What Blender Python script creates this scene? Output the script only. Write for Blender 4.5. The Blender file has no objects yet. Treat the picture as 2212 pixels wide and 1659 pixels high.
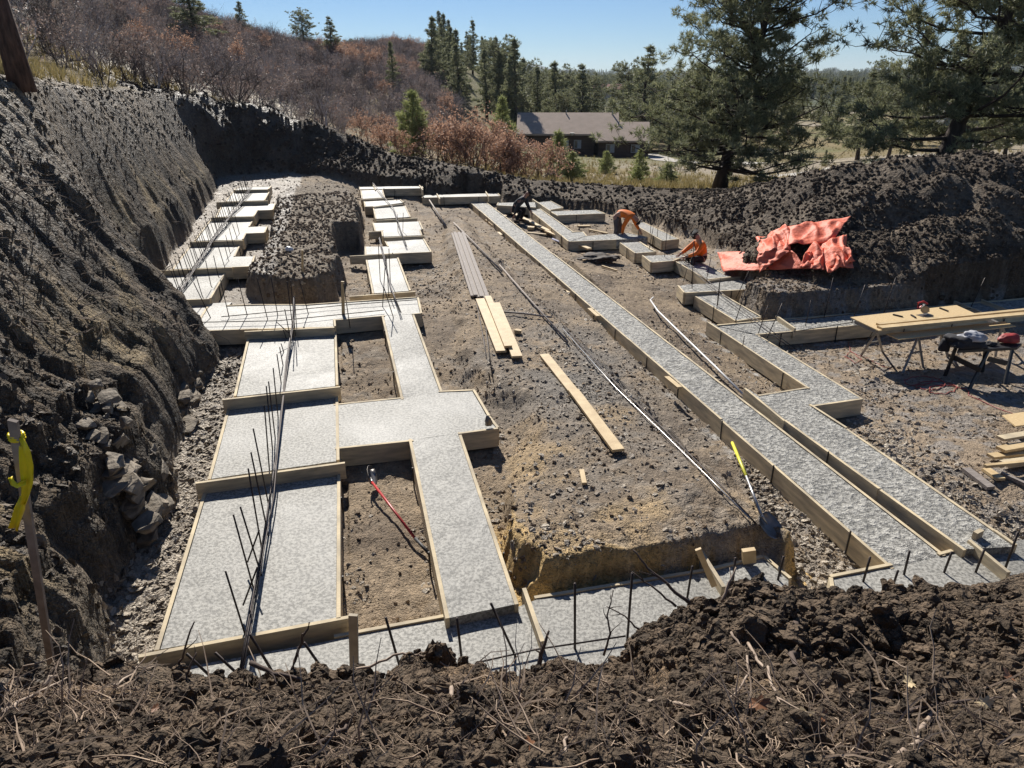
import bpy, bmesh, math, random
import numpy as np
from mathutils import Vector, Matrix, noise
R_ = math.radians
S = bpy.context.scene
COL = S.collection
# ------------------------------------------------------------------ camera maths
EYE = 4.6; PITCH = R_(23.45); F = 1504.0
cp, sp = math.cos(PITCH), math.sin(PITCH)
def ray(u, v):
    a = (u-1106.0)/F; b = (829.5-v)/F
    return Vector((a, cp+b*sp, -sp+b*cp))
def G(u, v, z=0.0):
    d = ray(u, v); k = (z-EYE)/d.z
    return Vector((d.x*k, d.y*k, z))
def Y(u, v, y):
    d = ray(u, v); k = y/d.y
    return Vector((d.x*k, y, EYE+d.z*k))
# ------------------------------------------------------------------ numpy noise
def _h(ix, iy, s):
    n = (ix.astype(np.int64)*374761393 + iy.astype(np.int64)*668265263 + s*974634777) & 0xFFFFFFFF
    n = ((n ^ (n >> 13))*1274126177) & 0xFFFFFFFF
    n = ((n ^ (n >> 16))*2246822519) & 0xFFFFFFFF
    return ((n ^ (n >> 15)) & 0xFFFFFF)/float(0xFFFFFF)
def vn(x, y, s=0):
    ix = np.floor(x); iy = np.floor(y); fx = x-ix; fy = y-iy
    fx = fx*fx*(3-2*fx); fy = fy*fy*(3-2*fy)
    a = _h(ix, iy, s); b = _h(ix+1, iy, s); c = _h(ix, iy+1, s); d = _h(ix+1, iy+1, s)
    return (a*(1-fx)+b*fx)*(1-fy)+(c*(1-fx)+d*fx)*fy
def fbm(x, y, o=4, s=0, g=.5):
    r = 0; a = 1; t = 0
    for i in range(o):
        r = r+a*vn(x+i*17.3, y-i*9.1, s+i); t += a; a *= g; x = x*2.03; y = y*2.03
    return r/t
def wor(x, y, s=0):
    ix = np.floor(x); iy = np.floor(y); best = np.full(x.shape, 9.0)
    for dx in (-1, 0, 1):
        for dy in (-1, 0, 1):
            cx = ix+dx; cy = iy+dy
            px = cx+_h(cx, cy, s+11); py = cy+_h(cx, cy, s+57)
            best = np.minimum(best, (px-x)**2+(py-y)**2)
    return np.sqrt(best)
def sst(a, b, x):
    t = np.clip((x-a)/(b-a), 0, 1); return t*t*(3-2*t)
# ------------------------------------------------------------------ materials
MATS = {}
def nodes(name):
    m = bpy.data.materials.new(name); m.use_nodes = True
    nt = m.node_tree; b = nt.nodes['Principled BSDF']; MATS[name] = m
    return m, nt, b
def ramp(nt, stops):
    r = nt.nodes.new('ShaderNodeValToRGB'); cr = r.color_ramp
    while len(cr.elements) < len(stops): cr.elements.new(.5)
    for e, (p, c) in zip(cr.elements, stops):
        e.position = p; e.color = (*c, 1) if len(c) == 3 else c
    return r
def simple(name, c, rough=.6, c2=None, scale=8, metal=0, bump=0, bscale=40, stretch=None, spec=.5, detail=6):
    m, nt, b = nodes(name)
    b.inputs['Roughness'].default_value = rough; b.inputs['Metallic'].default_value = metal
    b.inputs['Specular IOR Level'].default_value = spec
    tc = nt.nodes.new('ShaderNodeTexCoord'); mp = nt.nodes.new('ShaderNodeMapping')
    nt.links.new(tc.outputs['Object'], mp.inputs['Vector'])
    if stretch: mp.inputs['Scale'].default_value = stretch
    if c2 is None: c2 = tuple(x*.7 for x in c)
    n = nt.nodes.new('ShaderNodeTexNoise'); n.inputs['Scale'].default_value = scale; n.inputs['Detail'].default_value = detail
    nt.links.new(mp.outputs[0], n.inputs['Vector'])
    r = ramp(nt, [(.3, c2), (.7, c)]); nt.links.new(n.outputs['Fac'], r.inputs[0])
    nt.links.new(r.outputs[0], b.inputs['Base Color'])
    if bump:
        n2 = nt.nodes.new('ShaderNodeTexNoise'); n2.inputs['Scale'].default_value = bscale; n2.inputs['Detail'].default_value = 5
        nt.links.new(mp.outputs[0], n2.inputs['Vector'])
        bp = nt.nodes.new('ShaderNodeBump'); bp.inputs['Strength'].default_value = 1; bp.inputs['Distance'].default_value = bump
        nt.links.new(n2.outputs['Fac'], bp.inputs['Height']); nt.links.new(bp.outputs[0], b.inputs['Normal'])
    return m
# ------------------------------------------------------------------ mesh building
def link(name, me, mat=None, parent=None):
    o = bpy.data.objects.new(name, me); COL.objects.link(o)
    if mat:
        for mm in (mat if isinstance(mat, (list, tuple)) else [mat]): me.materials.append(mm)
    if parent: o.parent = parent
    return o
def np_mesh(name, V, Fc, mat=None, parent=None, smooth=False, midx=None):
    """V (n,3); Fc (m,k) equal-size faces"""
    me = bpy.data.meshes.new(name); V = np.asarray(V, dtype=np.float32); Fc = np.asarray(Fc, dtype=np.int32)
    m, k = Fc.shape
    me.vertices.add(len(V)); me.vertices.foreach_set('co', V.ravel())
    me.loops.add(m*k); me.loops.foreach_set('vertex_index', Fc.ravel())
    me.polygons.add(m); me.polygons.foreach_set('loop_start', np.arange(0, m*k, k, dtype=np.int32))
    if midx is not None: me.polygons.foreach_set('material_index', np.asarray(midx, dtype=np.int32))
    if smooth: me.polygons.foreach_set('use_smooth', np.ones(m, dtype=bool))
    me.update(calc_edges=True)
    return link(name, me, mat, parent)
class MB:
    def __init__(s): s.v = []; s.f = []; s.m = []
    def add(s, vs, fs, mi=0):
        n = len(s.v); s.v += [tuple(v) for v in vs]; s.f += [tuple(i+n for i in f) for f in fs]; s.m += [mi]*len(fs)
    def box8(s, P, mi=0):  # P: 4 bottom, 4 top
        s.add(P, [(3, 2, 1, 0), (4, 5, 6, 7), (0, 1, 5, 4), (1, 2, 6, 5), (2, 3, 7, 6), (3, 0, 4, 7)], mi)
    def box(s, c, d, rz=0, mi=0):
        c = Vector(c); M = Matrix.Rotation(rz, 3, 'Z'); h = Vector(d)/2
        P = [c+M @ Vector((x*h.x, y*h.y, z*h.z)) for z in (-1, 1) for x, y in ((-1, -1), (1, -1), (1, 1), (-1, 1))]
        s.box8(P, mi)
    def beam(s, p, q, w, h, up=(0, 0, 1), mi=0):
        """box from p to q, w across, h in the up direction, centred on the line"""
        p = Vector(p); q = Vector(q); d = (q-p).normalized(); up = Vector(up)
        a = d.cross(up).normalized(); b = a.cross(d).normalized()
        P = []
        for sg in (-1, 1):
            for base, aa in ((p, -1), (p, 1), (q, 1), (q, -1)):
                P.append(base+a*aa*w/2+b*sg*h/2)
        s.box8(P, mi)
    def tube(s, pts, rs, n=6, cap=True, mi=0):
        pts = [Vector(p) for p in pts]
        if not hasattr(rs, '__len__'): rs = [rs]*len(pts)
        vs = []; fs = []
        ref = Vector((0, 0, 1))
        for i, p in enumerate(pts):
            d = (pts[min(i+1, len(pts)-1)]-pts[max(i-1, 0)])
            d = d.normalized() if d.length > 1e-9 else Vector((0, 0, 1))
            if abs(d.dot(ref)) > .95: r2 = Vector((1, 0, 0))
            else: r2 = ref
            a = d.cross(r2).normalized(); b = a.cross(d)
            for k in range(n):
                t = 2*math.pi*k/n; vs.append(p+(a*math.cos(t)+b*math.sin(t))*rs[i])
        for i in range(len(pts)-1):
            for k in range(n):
                k2 = (k+1) % n; fs.append((i*n+k, i*n+k2, (i+1)*n+k2, (i+1)*n+k))
        if cap: fs.append(tuple(range(n-1, -1, -1))); fs.append(tuple((len(pts)-1)*n+k for k in range(n)))
        s.add(vs, fs, mi)
    def build(s, name, mat=None, parent=None, smooth=False):
        me = bpy.data.meshes.new(name); me.from_pydata(s.v, [], s.f); me.update()
        for p, mi in zip(me.polygons, s.m): p.material_index = mi; p.use_smooth = smooth
        return link(name, me, mat, parent)
def tag(o, label=None, cat=None, group=None, kind=None):
    if label: o['label'] = label
    if cat: o['category'] = cat
    if group: o['group'] = group
    if kind: o['kind'] = kind
    return o
def empty(name, loc, label, cat, group=None, rz=0):
    o = bpy.data.objects.new(name, None); COL.objects.link(o); o.location = loc; o.rotation_euler = (0, 0, rz)
    o.empty_display_size = .1
    return tag(o, label, cat, group)
def adopt(root, *obs):
    """parent world-space meshes to root, keeping them where they stand"""
    for o in obs:
        o.parent = root; o.matrix_parent_inverse = Matrix.Translation(-Vector(root.location)) if root.rotation_euler.z == 0 else (Matrix.Translation(root.location) @ Matrix.Rotation(root.rotation_euler.z, 4, 'Z')).inverted()
def copy_tree(o, parent=None):
    c = o.copy(); COL.objects.link(c); c.parent = parent
    for ch in o.children: copy_tree(ch, c)
    return c
# ------------------------------------------------------------------ footings, traced corner by corner on their own levels (photo width 2212)
# each slab: corner pixels, level(s), which edges carry form boards
c1 = lambda x, y: (221.2+.24*x, 353.9+.24*y)
c2 = lambda x, y: (663.6+.24*x, 353.9+.24*y)
c3 = lambda x, y: (1017.5+.2*x, 371.6+.2*y)
c4 = lambda x, y: (1415.7+.2*x, 424.7+.2*y)
c5 = lambda x, y: (1504.2+.32*x, 619.4+.32*y)
c6 = lambda x, y: (619.4+.28*x, 707.8+.28*y)
c7 = lambda x, y: (.32*x, 752+.32*y)
c8 = lambda x, y: (265.4+.4*x, 1106+.4*y)
c9 = lambda x, y: (1061.8+.52*x, 1017.5+.52*y)
ALL = 'all'
FOOT = [
 dict(key='A', label='stepped footing against the left bank, under a row of upright rebar, reaching the far corner', slabs=[
  ([c1(395,1237), c1(960,1212), c1(1105,965), c1(600,985)], .42, [1, 3]),
  ([c1(645,947), c1(1165,928), c1(1330,920), c1(1357,832), c1(1180,836), c1(1237,715), c1(805,735)], .54, [1, 2, 4, 6]),
  ([c1(845,692), c1(1257,682), c1(1285,628), c1(1450,622), c1(1475,565), c1(1312,568), c1(1352,500), c1(985,510)], .66, [1, 2, 3, 5, 7]),
  ([c1(1035,476), c1(1357,471), c1(1390,418), c1(1525,414), c1(1547,362), c1(1400,363), c1(1090,368)], .78, [1, 2, 3, 6]),
  ([c1(1120,337), c1(1452,329), c1(1502,240), c1(1185,250)], .90, [1, 3]),
  ([c1(1195,235), c1(1487,228), c1(1512,203), c1(1235,212)], 1.0, [1, 2, 3])],
  cross=[(c1(270,1240), c1(962,1214), .435), (c1(517,961), c1(1166,932), .555), (c1(785,702), c1(1262,690), .675), (c1(975,482), c1(1366,474), .795), (c1(1025,345), c1(1490,332), .915), (c1(1195,236), c1(1487,229), 1.01)]),
 dict(key='C', label='cross footing in front of the soil island, joining the two left footing rows', slabs=[
  ([(412,700), c1(820,1490), (425,715), (555,710), (720,705.5), (719,691), (829,681.5), (889,678.6), (907,676.7), (900,644), (664,660), (567,660), (492,662), (501,653), (461,655), c1(905,1266), c1(440,1300)], .30, [1, 2, 3, 4, 5, 7, 8, 9, 10, 11])],
  cross=[((528,716), (722,707), .315), (c1(1040,1138), c1(815,1492), .315)]),
 dict(key='B', label='wide footing nearest the left bank, stepped down toward the camera under a line of rebar', slabs=[
  ([(512,856), (724,834), (721,719), (540,733)], .16, [1, 3]),
  ([(457,1034), (726,996), (724,852), (500,874)], 0.0, [1, 3]),
  ([(347,1402), (726,1338), (728,1030), (448,1064)], -.15, [1, 3])],
  cross=[((480,863), (735,835), .175), ((422,1043), (745,999), .015), ((299,1417), (755,1332), -.135)]),
 dict(key='E', label='narrow footing running beside the wide left one between two dug-out cells', slabs=[
  ([(872,861), (950,848), (889,679), (829,682)], [.0, .0, .3, .3], [1, 3]),
  ([(971,1334), (1111,1306), (989,936), (889.6,950)], [-.14, -.14, 0, 0], [1, 3])], cross=[]),
 dict(key='F', label='broad pad crossing the narrow footing, with its right end free', slabs=[
  ([(724,967), (889.6,950), (989,936), (1071.6,925), (1052,900), (1020,845), (950,848), (873,861), (723.6,876)], 0.001, [0, 2, 3, 4, 5, 7])], cross=[]),
 dict(key='G', label='near cross footing half buried behind the foreground dirt heap', slabs=[
  ([(280,1700), (300,1460), (727,1381), (773,1372), (967,1336), (1117,1312), (1160,1296), (1530,1236), (1649,1207), (1703,1253), (1700,1420), (900,1640)], -.25, [2, 3, 6, 7, 8]),
  ([(1800,1251), (1930,1225), (2034,1202), (2094,1186), (2300,1150), (2380,1330), (1830,1420)], -.25, [0, 2, 6])],
  cross=[(c9(870,330), c9(965,480), -.13), (c9(1985,285), c9(2150,420), -.12), ((1132,1270), (1172,1385), -.13)]),
 dict(key='H', label='long straight central footing of rough grey concrete, reaching the far end', slabs=[
  ([(1930,1225), (2034,1202), (1031,423.5), (1002,423.5)], [-.249, -.249, .1, .1], [1, 3])], cross=[]),
 dict(key='I', label='jogged right footing with a square corner pad sticking out to the right', slabs=[
  ([c5(0,0) if 0 else (2085,1186), (2190,1180), (2147,1150), (1824,926.6), (1747,877), (1858,861), (1631,722), (1552,704), (1531,696), (1749,839), (1642,856), (1613,838.6), (1699,909), (1901,1055)], -.15, [1, 2, 3, 4, 5, 8, 9, 11, 12, 13])], cross=[]),
 dict(key='J', label='footing arm leading right behind the plywood table', slabs=[
  ([(1631,722), (1885,699), (2212,668), (2330,655), (2280,640), (1838,680), (1683,692), (1552,704)], -.14, [0, 1, 4, 5, 6])],
  cross=[(c5(540,192), c5(668,280), -.05), (c5(1745,95), c5(1920,165), -.05), (c5(1930,85), c5(2110,155), -.05)]),
 dict(key='K', label='zigzag run of short footing boxes on the right, beside the workers', slabs=[
  ([(1590,692), (1640,685), (1553.7,634.7), (1503.7,639.7)], -.10, [0, 1, 3]),
  ([(1479.7,632.7), (1630.7,624.7), (1593.7,605.7), (1466.7,617.7)], -.04, [0, 1, 3]),
  ([(1527.7,603.7), (1575.7,598.7), (1501.7,562.7), (1460.7,564.7)], .02, [0, 1, 3]),
  ([(1408,567), (1450,563.6), (1478,553), (1465,550), (1390,552.6)], .06, [0, 1, 4]),
  ([(1373.5,546.6), (1414.5,543.6), (1380.5,522.6), (1341.5,524.6)], .08, [0, 1, 3]),
  ([(1229.5,521.6), (1329.5,517.6), (1397.5,513.6), (1357.5,503.6), (1267,509.6)], .1, [0, 2])],
  cross=[(c4(170,672), c4(400,655), .07), (c4(560,905), c4(930,860), .02), (c3(1815,752), c3(1990,858), .10)]),
 dict(key='E2', label='short footing box behind the bent worker, beside the dark berm', slabs=[
  ([(1431.5,520), (1464,516), (1388,480.6), (1367.5,483)], .12, [0, 1, 3])], cross=[]),
 dict(key='L', label='slanting footing between the dark-clad worker and the bent worker', slabs=[
  ([(1229.5,521.6), (1265.5,509.6), (1257.5,500.6), (1237.5,502.6), (1165.5,451.6), (1143.5,452.6)], .11, [1, 2, 3, 5])], cross=[]),
 dict(key='N', label='cluster of small pale footing boxes at the foot of the far berm', slabs=[
  ([(1075,443.6), (1157.5,448), (1155.5,436.6), (1077.5,438)], .2, [0, 3]),
  ([(1185.5,453.6), (1214.5,448.6), (1187.5,434.6), (1157.5,437.6)], .22, [0, 1]),
  ([(1205.5,465.6), (1305.5,461.6), (1285.5,453.6), (1189.5,456.6)], .2, [0, 1, 3])], cross=[(c3(665,290), c3(860,420), .26)]),
 dict(key='Q', label='thin far footing strip along the foot of the berm', slabs=[
  ([(778,409.5), (912,407), (910,402), (778,404)], .55, [0, 1, 3]),
  ([(914,427), (1079,423.5), (1072,417), (915,422)], .3, [0, 1, 3])], cross=[((905,398), (913,410), .6), ((806,399), (811,410), .6), ((943,417), (950,429), .36), ((1049,413), (1056,424), .36)]),
 dict(key='D', label='second row of stepped footing pads, to the right of the soil island', slabs=[
  ([(808.8,633.5), (883,628.7), (856.8,558), (794,561.5)], .28, [1, 3]),
  ([(792,550.7), (928.8,544.7), (913,517), (834,522), (840,532.7), (790.8,532.7)], .34, [0, 1, 3, 5]),
  ([(829,511), (909.6,508), (905,497), (910.8,495.5), (903.6,478.7), (807.6,482), (812.4,499), (826.8,498)], .40, [1, 3, 5, 6, 7]),
  ([(813.6,472.7), (884.4,468.6), (873.6,445), (807.6,446)], .45, [1, 3]),
  ([(790.8,447), (805,446.5), (870,438), (862.8,432), (788.4,435.5)], .5, [0, 2, 4]),
  ([(783.6,429.5), (829,427), (824.4,410), (781,411.5)], .55, [1, 3])],
  cross=[((755,640), (897,629.5), .29), ((755,553), (864,547.5), .35), ((829,513), (917,509.5), .41), ((813,476), (901,471), .46), ((807,447), (870,441), .51), ((780,431), (850,428), .56), ((796,501), (827,499.5), .4)]),
]
def zs(z, n): return list(z) if isinstance(z, (list, tuple)) else [z]*n
for ft in FOOT:
    ft['W'] = []
    for pts, z, ed in ft['slabs']:
        zz = zs(z, len(pts)); ft['W'].append([G(p[0], p[1], q) for p, q in zip(pts, zz)])
# ------------------------------------------------------------------ terrain
class TPS:
    def __init__(s, P, v, lam=1e-3, sc=1.0):
        P = np.asarray(P, float)/sc; s.sc = sc; s.P = P; n = len(P)
        K = s.k(P, P)+np.eye(n)*lam; Q = np.c_[np.ones(n), P]
        A = np.zeros((n+3, n+3)); A[:n, :n] = K; A[:n, n:] = Q; A[n:, :n] = Q.T
        s.w = np.linalg.lstsq(A, np.r_[np.asarray(v, float), 0, 0, 0], rcond=None)[0]
    def k(s, a, b):
        d = (a[:, None, 0]-b[None, :, 0])**2+(a[:, None, 1]-b[None, :, 1])**2
        return .5*d*np.log(d+1e-9)
    def __call__(s, x, y):
        x = np.asarray(x, float).ravel()/s.sc; y = np.asarray(y, float).ravel()/s.sc; o = np.empty(len(x))
        for i in range(0, len(x), 40000):
            p = np.c_[x[i:i+40000], y[i:i+40000]]
            o[i:i+40000] = s.k(p, s.P) @ s.w[:-3]+s.w[-3]+p @ s.w[-2:]
        return o
# --- natural land beyond the pit: (u, v, y distance)
FAR = [(-700,120,14),(-300,150,14),(0,176,14),(0,60,30),(0,-60,60),(0,-170,110),(-500,0,40),(-500,-200,110),(-900,100,20),(-900,-150,80),
 (200,192,24),(200,130,40),(200,60,65),(200,-50,120),(330,203,30),(330,140,55),(330,80,85),(330,15,130),
 (430,212,37),(430,160,60),(440,100,90),(450,56,125),(560,238,42),(560,190,60),(560,140,90),(560,92,128),
 (650,262,44),(650,200,70),(650,150,100),(645,112,135),(745,292,45),(745,230,70),(745,180,100),(750,124,150),
 (450,110,200),(640,135,190),
 (830,330,46),(830,255,75),(830,180,110),(830,104,185),(920,345,46),(920,275,75),(920,200,110),(920,116,185),(975,355,46),(975,285,80),(975,220,120),(980,138,185),(1030,160,190),(1080,190,200),
 (830,160,300),(920,165,300),(1050,370,46),(1050,310,80),(1050,255,120),(1110,222,200),
 (1150,385,46),(1150,345,75),(1150,305,115),(1150,255,190),(1280,392,46),(1280,362,70),(1290,336,102),(1290,275,180),
 (1420,396,46),(1420,370,70),(1420,345,95),(1400,268,180),(1600,400,46),(1600,370,70),(1600,330,105),(1600,262,200),
 (1780,395,38),(1780,372,60),(1800,325,95),(1800,290,130),(1800,250,230),(2000,372,42),(2000,335,75),(2000,300,110),(2000,245,220),
 (2212,370,34),(2212,340,60),(2212,300,100),(2212,240,200),(2600,370,34),(2600,320,80),(2600,240,200),(3000,350,34),(3000,230,200),
 (3000,195,600),(2500,200,600),(2212,205,600),(1800,212,600),(1400,215,600),(1100,212,600),(900,205,600),(600,190,600),(300,180,600),(0,180,600),(-600,180,600),
 (3000,172,2500),(2400,168,2500),(2000,170,2500),(1600,172,2500),(1200,172,2500),(800,172,2500),(0,172,2500),(-600,172,2500),
 (3000,168,6000),(2000,170,6000),(1000,170,6000),(0,170,6000),(-600,170,6000)]
_p = []; _e = []
for u, v, y in FAR:
    w = Y(u, v, y); r = math.hypot(w.x, w.y); _p.append((math.atan2(w.x, w.y)*3, math.log(r))); _e.append((w.z-EYE)/r)
_far = TPS(_p, _e, 1e-3)
def far_h(x, y):
    r = np.hypot(x, y); sh = r.shape
    az = np.clip(np.arctan2(x, y), -1.15, 1.15)
    return (_far(az*3, np.log(np.maximum(r, 8))).reshape(sh))*np.maximum(r, 8)+EYE
# --- pit floor: footing corners minus form height, plus a few more
bp = []; bz = []
for ft in FOOT:
    for W in ft['W']:
        for w in W:
            if not any((w.x-a)**2+(w.y-b)**2 < .09 for a, b in bp):
                bp.append((w.x, w.y)); bz.append(w.z-.31)
for u, v, z in [(1900,950,-.28),(2100,800,-.40),(2212,1000,-.3),(2000,735,-.45),(2150,1080,-.26),(2300,900,-.36),(2300,1100,-.25),(1820,790,-.38),(1950,850,-.36),(2200,740,-.42),
                (1300,560,-.05),(1400,640,-.25),(1500,740,-.35),(1250,480,.0),(1560,560,.1),(1650,560,.35),(1480,470,.2),(620,385,.9),(700,385,.85),
                (210,1600,-.45),(300,1350,-.42),(400,1100,-.35),(440,950,-.3),(480,820,-.2),(1640,880,-.4)]:
    w = G(u, v, z)
    if not any((w.x-a)**2+(w.y-b)**2 < .05 for a, b in bp): bp.append((w.x, w.y)); bz.append(z)
_base = TPS(bp, bz, 2e-2, 5.0)
def poly_sd(x, y, P):
    """signed distance to a closed polygon, positive inside"""
    n = len(P); d = np.full(x.shape, 1e9); ins = np.zeros(x.shape, bool)
    for i in range(n):
        ax, ay = P[i][0], P[i][1]; bx, by = P[(i+1) % n][0], P[(i+1) % n][1]
        ex, ey = bx-ax, by-ay; L = ex*ex+ey*ey+1e-12
        t = np.clip(((x-ax)*ex+(y-ay)*ey)/L, 0, 1)
        d = np.minimum(d, (x-ax-t*ex)**2+(y-ay-t*ey)**2)
        if abs(by-ay) > 1e-12:
            c = ((ay > y) != (by > y)) & (x < (bx-ax)*(y-ay)/(by-ay)+ax); ins ^= c
    d = np.sqrt(d); return np.where(ins, d, -d)
def line_d(x, y, P):
    """distance to polyline and interpolated z at the nearest point"""
    d = np.full(x.shape, 1e18); z = np.zeros(x.shape)
    for a, b in zip(P[:-1], P[1:]):
        ex, ey = b[0]-a[0], b[1]-a[1]; L = ex*ex+ey*ey+1e-12
        t = np.clip(((x-a[0])*ex+(y-a[1])*ey)/L, 0, 1)
        dd = (x-a[0]-t*ex)**2+(y-a[1]-t*ey)**2
        m = dd < d; d = np.where(m, dd, d); z = np.where(m, a[2]+t*(b[2]-a[2]), z)
    return np.sqrt(d), z
TOE = [Vector((-3.2, -6, -.4)), Vector((-3.0, 2.5, -.45))]+[G(*p) for p in [(262,1300,-.42),(304,1200,-.42),(362,1115,-.4),(384,1008,-.4),(422,944,-.38),(448,848,-.32),(461,812,-.3),(474,770,-.2),(452,742,-.1),
   (400,705,.1),(335,662,.15),(283,640,.15),(324,612,.15),(377,562,.2),(406,514,.25),(444,470,.35),(470,430,.5),(478,400,.7),(520,384,.9),(620,378,.95),(750,378,.9),(880,392,.7),(920,404,.6),
   (1010,412,.4),(1110,428,.25),(1200,430,.25),(1320,446,.25),(1430,470,.25),(1530,505,.35),(1575,545,.35),(1640,585,.38),(1750,600,.38),(1900,612,.38),(2050,615,.38),(2212,612,.38),(2500,600,.35),(3000,590,.35)]]+[Vector((40, 4, .3)), Vector((40, -6, .3))]
CRE = [Vector((-6.9, -6, 4.3)), Vector((-6.6, 4, 4.2))]+[Y(*p) for p in [(-250,188,9.5),(0,186,12.5),(100,188,16),(200,196,21),(330,203,28),(430,208,32.5),(480,222,33.2),(560,234,33.6),(650,256,33.9),(740,290,34),(800,312,33.8),(860,338,33),
   (960,350,32.2),(1050,369,31.4),(1130,387,30.8),(1250,397,30.2),(1400,407,28.6),(1500,424,27),(1560,418,25.5),(1640,400,23.8),(1700,388,22.8),(1830,362,21.2),(1950,345,20.5),(2100,337,20),(2212,336,19.8),(2500,330,19.5),(3000,330,20)]]+[Vector((44, 6, 3.5)), Vector((44, -6, 3.5))]
ISL = [G(u, v, .62+z) for u, v, z in [(540,592,0),(600,600,0),(690,601,0),(722,590,0),(731,550,.04),(718,500,.15),(774,492,.16),(776,416,.50),(745,388,.6),(640,390,.6),(598,404,.52),(590,480,.22),(574,530,.1),(545,568,0)]]
NOTCH = [G(u, v, .5) for u, v in [(722,512),(772,508),(790,560),(745,575),(730,560)]]
PLAT = [G(u, v, z) for u, v, z in [(1150,1219,.02),(1235,1204,.02),(1311,1189,.02),(1420,1186,.02),(1514,1178,.02),(1613,1184,.02),(1690,1187,.0),(1722,1160,0),(1680,1110,0),(1560,985,0),(1450,880,.0),(1300,745,.05),(1190,640,.1),(1090,545,.2),(1010,460,.3),
   (945,450,.35),(935,520,.3),(965,600,.25),(940,640,.2),(960,740,.15),(985,800,.1),(1085,850,.05),(1110,930,.0),(1075,1000,.0),(1100,1120,.0)]]
BEN = [G(u, v, .36) for u, v in [(1592,571),(1612,602),(1600,612),(1650,632),(1760,640),(1850,634),(1960,628),(2212,612),(2600,596),(3000,560),(3000,500),(1600,500)]]
FC = [(-900,1470,3.1),(-300,1480,3.2),(0,1478,3.2),(90,1466,3.2),(200,1462,3.2),(330,1432,3.2),(400,1462,3.2),(560,1488,3.2),(640,1492,3.2),(760,1480,3.2),(830,1474,3.2),(890,1442,3.25),(1010,1452,3.25),(1100,1462,3.25),(1180,1450,3.3),(1290,1452,3.3),(1345,1438,3.35),(1365,1385,3.4),(1440,1338,3.45),(1520,1310,3.5),
      (1575,1285,3.5),(1625,1262,3.5),(1680,1278,3.55),(1760,1290,3.55),(1850,1285,3.6),(1950,1275,3.6),(2060,1272,3.6),(2140,1262,3.6),(2212,1245,3.6),(2500,1240,3.6),(3200,1230,3.6)]
FCW = [Y(*p) for p in FC]
_fx = np.array([w.x for w in FCW]); _fy = np.array([w.y for w in FCW]); _fz = np.array([w.z for w in FCW])
_toepoly = [(w.x, w.y) for w in TOE]; _crepoly = [(w.x, w.y) for w in CRE]
SLABS = [(W, [w.z for w in W]) for ft in FOOT for W in ft['W']]
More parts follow.
